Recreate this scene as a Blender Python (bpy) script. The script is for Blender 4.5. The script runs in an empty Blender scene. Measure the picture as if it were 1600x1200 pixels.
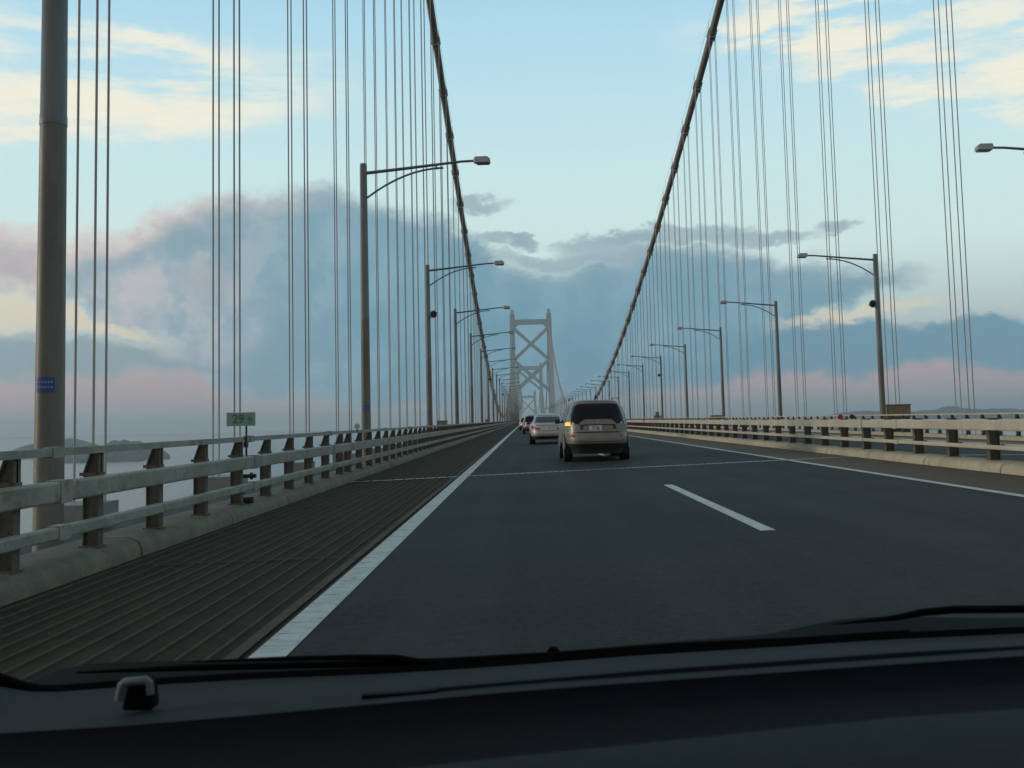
import bpy, bmesh, math, random
from mathutils import Vector, Matrix
R = math.radians
random.seed(7)
S = bpy.context.scene
C = S.collection

# ------------------------------------------------------------------ camera
EYE = 1.15
FPX = 1600.0                       # focal length for a picture 1600 wide
cam_d = bpy.data.cameras.new('camera')
cam = bpy.data.objects.new('camera', cam_d); C.objects.link(cam); S.camera = cam
cam_d.sensor_width = 36.0; cam_d.lens = 36.0 * FPX / 1600.0
cam_d.clip_start = 0.05; cam_d.clip_end = 60000
cam_d.dof.use_dof = True; cam_d.dof.focus_distance = 26.0; cam_d.dof.aperture_fstop = 17.0
PX0, PY0 = 800.0, 531.0             # where the lens axis meets the picture (the frame sits a little low on it)
cam_d.shift_y = -(600.0 - PY0) / 1600.0
cy = Vector(((821 - PX0) / FPX, -(656 - PY0) / FPX, -1.0)).normalized()          # where +Y lies, in camera axes
cx = Vector((1.0, 0.0225, 0.0)); cx = (cx - cx.dot(cy) * cy).normalized()
cz = cx.cross(cy)
M3 = Matrix((cx, cy, cz))          # rows: world axes in camera space = camera-to-world rotation
cam.matrix_world = Matrix.Translation((0, 0, EYE)) @ M3.to_4x4()

def ray(px, py):                   # photograph pixel (1600 x 1200) -> world direction
    return (M3 @ Vector(((px - PX0) / FPX, -(py - PY0) / FPX, -1.0))).normalized()
def at(px, py, Y):                 # ... -> the point of that ray at distance Y ahead
    d = ray(px, py); return Vector((0, 0, EYE)) + d * (Y / d.y)
def azel(px, py):
    d = ray(px, py); return math.atan2(d.x, d.y), math.asin(d.z)

# ------------------------------------------------------------------ node helper
class NT:
    def __init__(s, tree): s.t = tree; s.n = tree.nodes; s.l = tree.links
    def new(s, typ, **kw):
        n = s.n.new(typ)
        for k, v in kw.items(): setattr(n, k, v)
        return n
    def put(s, sock, v):
        if hasattr(v, 'is_output'): s.l.new(v, sock)
        elif isinstance(v, (tuple, list)):
            v = tuple(v)
            if sock.type == 'RGBA' and len(v) == 3: v = v + (1,)
            sock.default_value = v
        else: sock.default_value = v
    def m(s, op, a, b=None, c=None, clamp=False):
        n = s.new('ShaderNodeMath', operation=op, use_clamp=clamp)
        s.put(n.inputs[0], a)
        if b is not None: s.put(n.inputs[1], b)
        if c is not None: s.put(n.inputs[2], c)
        return n.outputs[0]
    def step(s, x, a, b):          # smoothstep
        n = s.new('ShaderNodeMapRange', interpolation_type='SMOOTHSTEP')
        s.put(n.inputs[0], x); s.put(n.inputs[1], a); s.put(n.inputs[2], b)
        return n.outputs[0]
    def mix(s, f, a, b, blend='MIX'):
        n = s.new('ShaderNodeMix', data_type='RGBA', blend_type=blend)
        s.put(n.inputs[0], f); s.put(n.inputs[6], a); s.put(n.inputs[7], b)
        return n.outputs[2]
    def noise(s, vec, scale, detail=4, rough=.5, out='Fac'):
        n = s.new('ShaderNodeTexNoise')
        if vec is not None: s.put(n.inputs['Vector'], vec)
        n.inputs['Scale'].default_value = scale; n.inputs['Detail'].default_value = detail
        n.inputs['Roughness'].default_value = rough
        return n.outputs[out]
    def ramp(s, x, stops, interp='EASE'):
        n = s.new('ShaderNodeValToRGB'); s.put(n.inputs[0], x)
        cr = n.color_ramp; cr.interpolation = interp
        while len(cr.elements) < len(stops): cr.elements.new(.5)
        for e, (p, c) in zip(cr.elements, stops):
            e.position = p; e.color = tuple(c) + (1,)
        return n.outputs[0]
    def curve(s, x, pts):          # pts: (x, y), both in -1..1 here
        n = s.new('ShaderNodeFloatCurve'); s.put(n.inputs[1], x)
        cv = n.mapping.curves[0]
        n.mapping.use_clip = False
        n.mapping.clip_min_x = -2; n.mapping.clip_max_x = 2; n.mapping.clip_min_y = -2; n.mapping.clip_max_y = 2
        n.mapping.extend = 'HORIZONTAL'
        while len(cv.points) < len(pts): cv.points.new(0, 0)
        for p, (a, b) in zip(cv.points, pts): p.location = (a, b); p.handle_type = 'AUTO_CLAMPED'
        n.mapping.update()
        return n.outputs[0]
def lin(r, g, b):
    f = lambda c: (c / 255 / 12.92) if c / 255 <= .04045 else ((c / 255 + .055) / 1.055) ** 2.4
    return (f(r), f(g), f(b))

# ------------------------------------------------------------------ sky
SUN_EL, SUN_AZ = 9.0, -86.0       # azimuth from +Y towards +X: the sun stands low on the left
W = bpy.data.worlds.new('World'); S.world = W; W.use_nodes = True
w = NT(W.node_tree); w.n.clear()
tc = w.new('ShaderNodeTexCoord').outputs['Generated']
xyz = w.new('ShaderNodeSeparateXYZ'); w.l.new(tc, xyz.inputs[0])
X_, Y_, Z_ = xyz.outputs
az0 = w.m('ARCTAN2', X_, Y_); el0 = w.m('ARCSINE', Z_)
def offs(scale, amp, detail=5, rough=.55):
    n = w.new('ShaderNodeTexNoise'); mp = w.new('ShaderNodeMapping')
    mp.inputs['Scale'].default_value = (1, 1, 1.7)
    w.l.new(tc, mp.inputs[0]); w.l.new(mp.outputs[0], n.inputs['Vector'])
    n.inputs['Scale'].default_value = scale; n.inputs['Detail'].default_value = detail; n.inputs['Roughness'].default_value = rough
    sp = w.new('ShaderNodeSeparateColor'); w.l.new(n.outputs['Color'], sp.inputs[0])
    return [w.m('MULTIPLY', w.m('SUBTRACT', o, .5), amp) for o in sp.outputs[:2]]
ox, oy = offs(9.0, .055, 8, .6)
az = w.m('ADD', az0, ox); el = w.m('ADD', el0, oy)
fx, fy = offs(30.0, .034, 7, .65)
az = w.m('ADD', az, fx); el = w.m('ADD', el, fy)
# clear gradient by elevation (position = elevation / 90 degrees)
e01 = w.m('DIVIDE', w.m('MAXIMUM', w.m('ADD', el0, w.m('MULTIPLY', oy, .3)), 0), math.pi / 2)
base = w.ramp(e01, [(0.0, lin(150, 160, 172)), (.010, lin(166, 164, 170)), (.024, lin(182, 166, 172)), (.036, lin(168, 176, 186)), (.058, lin(190, 208, 210)),
                    (.10, lin(217, 243, 238)), (.16, lin(210, 241, 245)), (.24, lin(184, 229, 248)),
                    (.34, lin(150, 190, 214)), (.60, lin(112, 132, 150)), (1, lin(96, 110, 126))], 'LINEAR')
# unseen sky behind the camera, tinted warm for the light it casts
back = w.step(Y_, .15, -.55)
base = w.mix(w.m('MULTIPLY', back, w.step(e01, .75, .2)), base, lin(194, 184, 166))
nish = w.new('ShaderNodeTexSky'); nish.sky_type = 'NISHITA'; nish.sun_disc = False
nish.sun_elevation = R(SUN_EL); nish.sun_rotation = R(SUN_AZ); nish.air_density = 1.0; nish.dust_density = 1.5
base = w.mix(.10, base, w.mix(1.0, nish.outputs[0], (.09, .09, .09), 'MULTIPLY'))
def px_az(px): return azel(px, 500)[0]
def px_el(px, py): return azel(px, py)[1]
K = 1.0 / .75                      # azimuth in curve units
def curve_el(pts):
    return w.m('MULTIPLY', w.curve(w.m('MULTIPLY', az, K), [(px_az(a) * K, azel(a, b)[1] * 2) for a, b in pts]), .5)
col = base
def blob(col, px, py, rx, ry, color, strength=1.0, soft=.7, tilt=0.0):
    a, e = azel(px, py)
    da = w.m('SUBTRACT', az, a); de = w.m('SUBTRACT', el, e)
    if tilt: de = w.m('ADD', de, w.m('MULTIPLY', da, tilt))
    d = w.m('ADD', w.m('POWER', w.m('ABSOLUTE', w.m('DIVIDE', da, rx / FPX)), 2.0), w.m('POWER', w.m('ABSOLUTE', w.m('DIVIDE', de, ry / FPX)), 2.0))
    k = w.m('MULTIPLY', w.step(d, 1 + soft, 1 - soft), strength)
    return w.mix(k, col, color)
cream = lin(246, 242, 224); peach = lin(228, 206, 198)
# thin high cirrus, streaky
stm = w.new('ShaderNodeMapping'); stm.inputs['Scale'].default_value = (5, 5, 26); stm.inputs['Rotation'].default_value = (R(8), R(14), 0)
w.l.new(tc, stm.inputs[0])
streak = w.step(w.noise(stm.outputs[0], 1.6, 8, .62), .38, .60)
def wisp(col, *a, strength=1.0, **k):
    return blob(col, *a, strength=w.m('MULTIPLY', streak, strength), **k)
for b in [(60, 165, 240, 34, cream, .9, .9, -.05), (230, 80, 110, 30, cream, .75, .9, .15), (230, 165, 190, 30, cream, .55, .9, -.12),
          (-40, 60, 160, 40, cream, .5, .9, 0),
          (1330, 95, 130, 26, cream, .9, .9, .22), (1520, 140, 130, 26, cream, 1., .9, .22), (1260, 20, 90, 34, cream, .9, .9, 0),
          (1390, 30, 220, 40, cream, .55, .9, 0), (1395, 150, 40, 18, cream, .6, .9, .3), (1600, 110, 40, 60, cream, .6, .9, 0),
          (1185, 60, 45, 26, cream, .5, .9, 0), (440, 130, 90, 40, cream, .3, .9, 0), (1700, 40, 200, 60, cream, .5, .9, .1)]:
    col = wisp(col, b[0], b[1], b[2] * 1.2, b[3] * 1.35, b[4], strength=min(.92, b[5] * 1.2), soft=b[6], tilt=b[7])
col = blob(col, 60, 165, 230, 24, cream, .55, .9, -.05)
col = blob(col, 1500, 135, 110, 14, cream, .45, .9, .22)
# the broad grey-blue cloud: between a top line and a bottom line that run with azimuth
top = curve_el([(-400, 430), (0, 345), (60, 348), (100, 372), (130, 358), (200, 352), (270, 318), (340, 300), (420, 300), (500, 290),
                (560, 306), (640, 330), (700, 335), (750, 372), (800, 405), (880, 404), (960, 392), (1040, 375), (1120, 378),
                (1240, 396), (1380, 408), (1470, 428), (1560, 520)])
bot = curve_el([(-400, 560), (0, 432), (50, 450), (110, 478), (190, 520), (270, 545), (330, 620), (700, 640), (1150, 600), (1250, 508), (1350, 468), (1440, 440), (1500, 425), (1700, 400)])
up = w.m('SUBTRACT', top, el); dn = w.m('SUBTRACT', el, bot)
body = w.m('MULTIPLY', w.step(up, -.006, .020), w.step(dn, -.006, .014))
warmside = w.step(az0, azel(640, 500)[0], azel(120, 500)[0])
puff = w.noise(tc, 16, 6, .6)
ccol = w.mix(warmside, lin(106, 152, 172), lin(152, 174, 184))
# relief: the same noise a little towards the light, so that billows have a lit and a shaded side
shf = w.new('ShaderNodeMapping'); shf.inputs['Location'].default_value = (.016, 0, -.012); w.l.new(tc, shf.inputs[0])
relief = w.m('SUBTRACT', w.noise(shf.outputs[0], 17, 7, .58), w.noise(tc, 17, 7, .58))
lit = w.step(relief, -.004, .11); shd = w.step(relief, .004, -.10)
ccol = w.mix(w.m('MULTIPLY', w.step(puff, .42, .70), w.m('ADD', .35, w.m('MULTIPLY', warmside, .55))), ccol, w.mix(warmside, lin(140, 172, 192), lin(186, 186, 194)))
ccol = w.mix(w.m('MULTIPLY', lit, w.m('ADD', .18, w.m('MULTIPLY', warmside, .37))), ccol, w.mix(warmside, lin(150, 184, 196), lin(206, 196, 194)))
ccol = w.mix(w.m('MULTIPLY', shd, w.m('ADD', .16, w.m('MULTIPLY', warmside, .24))), ccol, w.mix(warmside, lin(96, 142, 164), lin(130, 156, 172)))
edge = w.m('MULTIPLY', w.step(up, .040, .004), w.m('ADD', w.m('MULTIPLY', warmside, .72), .10))
ccol = w.mix(edge, ccol, peach)
col = w.mix(w.m('MULTIPLY', body, w.m('ADD', .80, w.m('MULTIPLY', w.noise(tc, 6, 5, .55), .25), clamp=True)), col, ccol)
# dark small rags above it on the right and in the middle
rag = lin(150, 172, 184)
for b in [(745, 325, 34, 9), (790, 380, 34, 7), (825, 376, 20, 5), (950, 378, 60, 8), (1060, 366, 90, 9), (1310, 350, 26, 7), (1190, 372, 60, 8), (920, 400, 120, 8)]:
    col = blob(col, b[0], b[1], b[2] * 1.3, b[3] * 1.5, rag, .8, .8)
# the pale gap under the cloud, yellowish at the far left
col = blob(col, 20, 480, 70, 34, lin(222, 214, 190), .8, .8)
col = blob(col, 130, 500, 90, 12, lin(222, 212, 188), .8, .8, .35)
col = blob(col, 30, 420, 60, 20, lin(205, 180, 178), .5, .8)
col = blob(col, 1340, 488, 120, 12, lin(220, 212, 190), .7, .8, -.08)
col = blob(col, 320, 440, 36, 34, lin(170, 176, 184), .7, .8)
# lower bank
top2 = curve_el([(-400, 520), (0, 520), (110, 520), (190, 548), (300, 575), (700, 600), (1100, 560), (1220, 505), (1300, 498), (1400, 506), (1470, 508), (1520, 488), (1600, 495), (1900, 480)])
bot2 = curve_el([(-400, 590), (0, 590), (300, 590), (700, 600), (900, 592), (1200, 584), (1600, 570), (1900, 560)])
b2 = w.m('MULTIPLY', w.step(w.m('SUBTRACT', top2, el), -.003, .008), w.step(w.m('SUBTRACT', el, bot2), -.007, .009))
col = w.mix(w.m('MULTIPLY', b2, .92), col, w.mix(warmside, lin(106, 150, 170), lin(142, 164, 172)))
bg = w.new('ShaderNodeBackground'); w.put(bg.inputs[0], col); bg.inputs[1].default_value = 1.0
out = w.new('ShaderNodeOutputWorld'); w.l.new(bg.outputs[0], out.inputs[0])

sun_d = bpy.data.lights.new('sun', 'SUN'); sun_d.energy = 1.25; sun_d.angle = R(12); sun_d.color = (1.0, .82, .64)
sun = bpy.data.objects.new('sun', sun_d); C.objects.link(sun)
sd = Vector((math.sin(R(SUN_AZ)) * math.cos(R(SUN_EL)), math.cos(R(SUN_AZ)) * math.cos(R(SUN_EL)), math.sin(R(SUN_EL))))
sun.rotation_euler = sd.to_track_quat('Z', 'Y').to_euler()
vs = S.view_settings; vs.view_transform = 'Standard'; vs.look = 'None'; vs.exposure = 0; vs.gamma = 1

# ------------------------------------------------------------------ helpers
def tag(o, label=None, cat=None, group=None, kind=None):
    if label: o['label'] = label
    if cat: o['category'] = cat
    if group: o['group'] = group
    if kind: o['kind'] = kind
    return o
def thing(name, label, cat, loc=(0, 0, 0), rz=0, group=None):
    o = bpy.data.objects.new(name, None); C.objects.link(o)
    o.location = loc; o.rotation_euler = (0, 0, rz); o.empty_display_size = .2
    return tag(o, label, cat, group)
def dup(root, loc, rz=0, label=None, group=None):
    r = root.copy(); C.objects.link(r); r.location = loc; r.rotation_euler = (0, 0, rz)
    if label: r['label'] = label
    if group: r['group'] = group
    for ch in root.children:
        c = ch.copy(); C.objects.link(c); c.parent = r
        for g in ch.children:
            d = g.copy(); C.objects.link(d); d.parent = c
    return r

class MB:
    def __init__(s): s.v = []; s.f = []; s.smooth = False
    def add(s, vs, fs):
        k = len(s.v); s.v += [tuple(p) for p in vs]; s.f += [tuple(i + k for i in f) for f in fs]; return s
    def box(s, x0, x1, y0, y1, z0, z1):
        return s.add([(x0, y0, z0), (x1, y0, z0), (x1, y1, z0), (x0, y1, z0), (x0, y0, z1), (x1, y0, z1), (x1, y1, z1), (x0, y1, z1)],
                     [(0, 3, 2, 1), (4, 5, 6, 7), (0, 1, 5, 4), (1, 2, 6, 5), (2, 3, 7, 6), (3, 0, 4, 7)])
    def extr_y(s, poly, y0, y1):           # polygon in (x, z), counter-clockwise seen from -y
        n = len(poly)
        return s.add([(x, y0, z) for x, z in poly] + [(x, y1, z) for x, z in poly],
                     [tuple(range(n)), tuple(range(2 * n - 1, n - 1, -1))] + [(i, i + n, (i + 1) % n + n, (i + 1) % n) for i in range(n)])
    def extr_x(s, poly, x0, x1):           # polygon in (y, z)
        n = len(poly)
        return s.add([(x0, y, z) for y, z in poly] + [(x1, y, z) for y, z in poly],
                     [tuple(range(n - 1, -1, -1)), tuple(range(n, 2 * n))] + [(i, (i + 1) % n, (i + 1) % n + n, i + n) for i in range(n)])
    def path(s, pts, radii, n=10, cap=True, up=Vector((0, 0, 1)), phase=0.0, squash=1.0):
        pts = [Vector(p) for p in pts]; m_ = len(pts)
        if not isinstance(radii, (list, tuple)): radii = [radii] * m_
        vs = []; prev = None
        for i, p in enumerate(pts):
            t = (pts[min(i + 1, m_ - 1)] - pts[max(i - 1, 0)]).normalized()
            a = up.cross(t)
            if a.length < 1e-3: a = Vector((1, 0, 0)).cross(t) if prev is None else prev - prev.dot(t) * t
            a.normalize(); prev = a; b = t.cross(a)
            for k in range(n):
                th = 2 * math.pi * k / n + phase
                vs.append(p + (a * math.cos(th) + b * math.sin(th) * squash) * radii[i])
        fs = [(i * n + k, i * n + (k + 1) % n, (i + 1) * n + (k + 1) % n, (i + 1) * n + k) for i in range(m_ - 1) for k in range(n)]
        if cap: fs += [tuple(range(n - 1, -1, -1)), tuple(range((m_ - 1) * n, m_ * n))]
        return s.add(vs, fs)
    def bar(s, a, b, wx, wz, up=Vector((0, 0, 1))):   # rectangular bar
        a = Vector(a); b = Vector(b); t = (b - a).normalized(); sx = up.cross(t)
        if sx.length < 1e-3: sx = Vector((1, 0, 0))
        sx.normalize(); sz = t.cross(sx)
        o = [(-1, -1), (1, -1), (1, 1), (-1, 1)]
        vs = [a + sx * p * wx / 2 + sz * q * wz / 2 for p, q in o] + [b + sx * p * wx / 2 + sz * q * wz / 2 for p, q in o]
        return s.add(vs, [(3, 2, 1, 0), (4, 5, 6, 7), (0, 1, 5, 4), (1, 2, 6, 5), (2, 3, 7, 6), (3, 0, 4, 7)])
    def mesh(s, name, mat, smooth=None):
        me = bpy.data.meshes.new(name); me.from_pydata(s.v, [], s.f)
        if mat: me.materials.append(mat)
        if s.smooth if smooth is None else smooth:
            me.polygons.foreach_set('use_smooth', [True] * len(me.polygons))
        me.validate(); me.update(); return me
    def build(s, name, mat, parent=None, smooth=None, bevel=0, loc=None):
        o = bpy.data.objects.new(name, s.mesh(name, mat, smooth)); C.objects.link(o)
        if parent: o.parent = parent
        if loc: o.location = loc
        if smooth or s.smooth: autosmooth(o)
        if bevel:
            bv = o.modifiers.new('bevel', 'BEVEL'); bv.width = bevel; bv.segments = 2; bv.limit_method = 'ANGLE'; bv.angle_limit = R(40)
        return o
def autosmooth(o, ang=38):
    me = o.data; bm = bmesh.new(); bm.from_mesh(me)
    for e in bm.edges:
        if len(e.link_faces) == 2 and e.calc_face_angle(0) > R(ang): e.smooth = False
    bm.to_mesh(me); bm.free()
def struct(o): o['kind'] = 'structure'; return o

# ------------------------------------------------------------------ materials
def mat(name, color, rough=.6, metal=0.0, spec=.4, emit=None, estr=0, coat=0):
    m = bpy.data.materials.new(name); m.use_nodes = True; t = NT(m.node_tree)
    p = t.n['Principled BSDF']
    t.put(p.inputs['Base Color'], tuple(color)); p.inputs['Roughness'].default_value = rough
    p.inputs['Metallic'].default_value = metal; p.inputs['Specular IOR Level'].default_value = spec
    p.inputs['Coat Weight'].default_value = coat
    if emit: t.put(p.inputs['Emission Color'], tuple(emit)); p.inputs['Emission Strength'].default_value = estr
    return m, t, p
def worn(name, a, b, rust=None, rust_amt=.0, rough=.6, metal=0.0, scale=3.0, streak=False, spec=.35, bump=.15):
    """painted metal or concrete: two tones of wear, optional rust patches"""
    m, t, p = mat(name, a, rough, metal, spec)
    co = t.new('ShaderNodeTexCoord').outputs['Object']
    mp = t.new('ShaderNodeMapping'); t.l.new(co, mp.inputs[0]); mp.inputs['Scale'].default_value = (1, 1, .25 if streak else 1)
    n1 = t.noise(mp.outputs[0], scale, 7, .62); n2 = t.noise(mp.outputs[0], scale * 7, 5, .6)
    f = t.m('ADD', t.m('MULTIPLY', n1, .65), t.m('MULTIPLY', n2, .35))
    c = t.mix(t.step(f, .38, .62), tuple(a), tuple(b))
    if rust:
        n3 = t.noise(mp.outputs[0], scale * 1.7, 8, .68)
        c = t.mix(t.m('MULTIPLY', t.step(n3, .60 - rust_amt, .70 - rust_amt), .85), c, tuple(rust))
    t.put(p.inputs['Base Color'], c)
    bn = t.new('ShaderNodeBump'); bn.inputs['Strength'].default_value = bump; bn.inputs['Distance'].default_value = .01
    t.put(bn.inputs['Height'], n2); t.l.new(bn.outputs[0], p.inputs['Normal'])
    t.put(p.inputs['Roughness'], t.m('ADD', t.m('MULTIPLY', n2, .3), rough - .15))
    return m
def road_mat(name, a, b, speck=.02, rough=.75):
    m, t, p = mat(name, a, rough, 0, .10)
    co = t.new('ShaderNodeTexCoord').outputs['Object']
    n1 = t.noise(co, .35, 5, .6); n2 = t.noise(co, 24, 4, .8); n3 = t.noise(co, 9, 4, .6)
    mp = t.new('ShaderNodeMapping'); t.l.new(co, mp.inputs[0]); mp.inputs['Scale'].default_value = (1.3, .03, 1)
    n4 = t.noise(mp.outputs[0], 1.2, 3, .5)
    c = t.mix(t.step(t.m('ADD', t.m('MULTIPLY', n1, .5), t.m('MULTIPLY', n4, .5)), .35, .65), tuple(a), tuple(b))
    c = t.mix(t.m('MULTIPLY', t.step(n2, .52, .64), .55), c, tuple(x + speck * 2.2 for x in a))
    c = t.mix(t.m('MULTIPLY', t.step(n3, .50, .70), .40), c, tuple(x * .7 for x in a))
    t.put(p.inputs['Base Color'], c)
    bn = t.new('ShaderNodeBump'); bn.inputs['Strength'].default_value = .5; bn.inputs['Distance'].default_value = .006
    t.put(bn.inputs['Height'], n2); t.l.new(bn.outputs[0], p.inputs['Normal'])
    return m
M = {}
M['asphalt'] = road_mat('asphalt', (.019, .0225, .0195), (.038, .042, .037))
M['line'] = worn('road_paint', (.42, .46, .44), (.56, .60, .57), (.24, .26, .25), .03, .6, scale=5)
M['grate_base'] = worn('grating_dark', (.040, .037, .026), (.058, .051, .036), (.070, .043, .024), .05, .9, scale=4, spec=.05)
M['grate_bar'] = worn('grating_bar', (.082, .080, .060), (.108, .104, .080), (.07, .045, .03), .02, .85, scale=6, spec=.05)
M['gravelly'] = worn('shoulder_brown', (.085, .064, .038), (.115, .085, .05), (.065, .04, .024), .05, .85, scale=5)
M['steel_l'] = worn('guard_rail_paint_shade_tint', (.18, .205, .185), (.28, .29, .25), (.17, .13, .085), .06, .5, scale=2.2)  # cool dark tone carries the shade of the side turned from the sun
M['steel_r'] = worn('guard_rail_paint_sun_tint', (.40, .37, .30), (.50, .46, .37), (.28, .17, .09), -.02, .5, scale=2.2)  # pale warm tone carries the low sun falling on this side
M['post'] = worn('rail_post_paint', (.085, .082, .068), (.13, .125, .105), (.075, .035, .02), .06, .6, scale=5)
M['kerb'] = worn('kerb_concrete', (.115, .115, .088), (.18, .175, .13), (.15, .105, .06), .04, .8, scale=2.5)
M['kerb_r'] = worn('median_kerb_concrete', (.34, .30, .21), (.45, .40, .29), (.28, .17, .10), .01, .8, scale=2.5)
M['pole_low'] = worn('lamp_pole_stained', (.118, .120, .108), (.17, .17, .152), (.12, .10, .075), .0, .5, scale=1.6, streak=True)
M['pole_up'] = worn('lamp_pole_galvanised', (.115, .135, .142), (.15, .172, .178), None, 0, .45, .2, scale=1.8, streak=True)
M['arm'] = worn('lamp_arm_steel', (.10, .14, .165), (.15, .19, .21), None, 0, .4, .2, scale=4)
M['head'] = mat('lamp_housing', (.36, .40, .42), .5)[0]
M['lens'] = mat('lamp_glass', (.06, .055, .05), .15, 0, .5)[0]
M['blue'] = mat('blue_label', (.02, .07, .28), .5)[0]
M['white'] = mat('white_paint', (.75, .77, .75), .5)[0]
M['rope'] = worn('hanger_rope', (.33, .34, .34), (.40, .405, .40), None, 0, .6, .1, scale=3)
M['cable'] = worn('cable_wrap', (.22, .20, .17), (.30, .275, .235), (.15, .115, .085), .03, .6, scale=.7)
M['band'] = worn('cable_band_steel', (.20, .19, .165), (.27, .26, .23), (.15, .115, .085), .02, .55, scale=1.5)
M['bracket'] = mat('band_bracket_paint', (.33, .36, .36), .5)[0]
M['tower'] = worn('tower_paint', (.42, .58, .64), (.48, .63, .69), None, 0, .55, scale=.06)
M['truss'] = worn('truss_paint', (.16, .19, .19), (.22, .25, .24), (.14, .10, .07), .0, .6, scale=.6)
M['joint'] = worn('joint_steel', (.12, .15, .155), (.20, .23, .235), None, 0, .4, .3, scale=8)
M['boxm'] = worn('cabinet_paint', (.19, .155, .10), (.25, .205, .135), (.14, .09, .05), .0, .6, scale=4)
M['signm'] = mat('sign_panel', (.24, .33, .30), .5)[0]
M['green'] = mat('sign_green', (.01, .22, .17), .5)[0]
M['black'] = mat('black_rubber', (.010, .010, .011), .7)[0]
M['dark'] = mat('dark_metal', (.03, .03, .03), .5)[0]
M['red'] = mat('red_reflector', (.42, .035, .02), .35)[0]
M['paleround'] = mat('pale_reflector', (.42, .42, .38), .4)[0]

# ------------------------------------------------------------------ deck and road
Y0, Y1 = -8.0, 1900.0
XC = 7.7                                             # crown of the deck, centre of the bridge
def zr(x): return .02 * (XC - abs(x - XC)) - 0.0     # crossfall both ways; 0 at x = 0
def ys(a, b):
    out = [a]; s_ = 12.0
    while out[-1] < b: out.append(min(b, out[-1] + s_)); s_ *= 1.12
    return out
def strip(xs, y0, y1, dz=0.0):
    mb = MB(); yy = ys(y0, y1); n = len(xs)
    vs = [(x, y, zr(x) + dz) for y in yy for x in xs]
    return mb.add(vs, [(j * n + i, j * n + i + 1, (j + 1) * n + i + 1, (j + 1) * n + i) for j in range(len(yy) - 1) for i in range(n - 1)])
struct(strip([-1.46, 0, 2.3, 5.95], Y0, Y1).build('road', M['asphalt']))
struct(strip([9.25, 12.8, 16.75], Y0, Y1).build('road', M['asphalt']))
struct(strip([5.95, 7.44], Y0, Y1, .002).build('road_shoulder', M['gravelly']))
struct(strip([7.98, 9.25], Y0, Y1, .002).build('road_shoulder', M['gravelly']))
struct(strip([16.75, 18.75], Y0, Y1, .002).build('road_shoulder', M['gravelly']))
struct(strip([-3.82, -1.46], Y0, Y1, -.016).build('road_shoulder', M['grate_base']))
# bars of the left grating: one sheet of slender steel strips
mb = MB()
x = -1.50
for y0, y1 in ((Y0, 21.95), (22.35, 420.0)):
    mb.add([(-1.575, y0, zr(-1.6) - .002), (-1.500, y0, zr(-1.5) - .002), (-1.500, y1, zr(-1.5) - .002), (-1.575, y1, zr(-1.6) - .002)], [(0, 1, 2, 3)])
    xx = -1.66
    while xx > -3.72:
        for wd, dz in ((.013, 0), ):
            mb.add([(xx - wd, y0, zr(xx) - .003), (xx, y0, zr(xx) - .003), (xx, y1, zr(xx) - .003), (xx - wd, y1, zr(xx) - .003),
                    (xx - wd, y0, zr(xx) - .015), (xx, y0, zr(xx) - .015), (xx, y1, zr(xx) - .015), (xx - wd, y1, zr(xx) - .015)],
                   [(0, 1, 2, 3), (4, 5, 1, 0), (5, 6, 2, 1), (7, 4, 0, 3)])
        xx -= .165
tag(mb.build('steel_grating', M['grate_bar']), 'ribbed dark steel grating along the left shoulder', 'grating')
mb = MB()
yj_ = 3.2
while yj_ < 260:
    mb.add([(-3.72, yj_, zr(-3.72) - .0015), (-1.50, yj_, zr(-1.5) - .0015), (-1.50, yj_ + .035, zr(-1.5) - .0015), (-3.72, yj_ + .035, zr(-3.72) - .0015)], [(0, 1, 2, 3)]); yj_ += 6.05
struct(mb.build('road_joint', M['black']))
# painted lines
def line(x0, x1, y0, y1): return strip([x0, x1], y0, y1, .004)
lm = MB()
def addstrip(mbx, other): mbx.add(other.v, other.f)
addstrip(lm, line(-1.44, -1.245, Y0, Y1)); addstrip(lm, line(5.80, 5.94, Y0, Y1))
addstrip(lm, line(9.27, 9.41, Y0, Y1)); addstrip(lm, line(16.55, 16.73, Y0, Y1))
y = 9.9 - 19.7
while y < 600:
    if y > -8:
        addstrip(lm, line(2.215, 2.36, y, y + 6.9)); addstrip(lm, line(12.85, 12.99, y + 4, y + 11))
    y += 19.7
struct(lm.build('road_marking', M['line']))
# rumble ribs on the near left line
mb = MB(); y = 3.0
while y < 40:
    mb.box(-1.43, -1.255, y, y + .06, zr(-1.34) + .002, zr(-1.34) + .0075); y += .32
struct(mb.build('road_marking', M['line']))
# expansion joints across the road
def joint(y):
    mb = MB()
    for a, b in ((-1.46, 2.3), (2.3, 5.95), (5.95, 7.4), (-3.72, -1.46), (9.25, 12.8), (12.8, 16.75)):
        n = 26 if a > -1.5 and b < 6 else 10
        for i in range(n):
            xa = a + (b - a) * i / n; xb = xa + (b - a) / n * .88; ya = y + (xa + 1.4) * .17
            mb.add([(xa, ya, zr(xa) + .005), (xb, ya + .02, zr(xb) + .005), (xb, ya + .30, zr(xb) + .005), (xa, ya + .27, zr(xa) + .005)], [(0, 1, 2, 3)])
    return mb
for yj in (21.9, 126.0):
    struct(joint(yj).build('road_joint', M['joint']))
# deck slab underside and edges
mb = MB()
mb.box(-4.36, 19.35, Y0, Y1, -.75, -.12)
struct(mb.build('bridge_deck', M['truss']))

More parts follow.
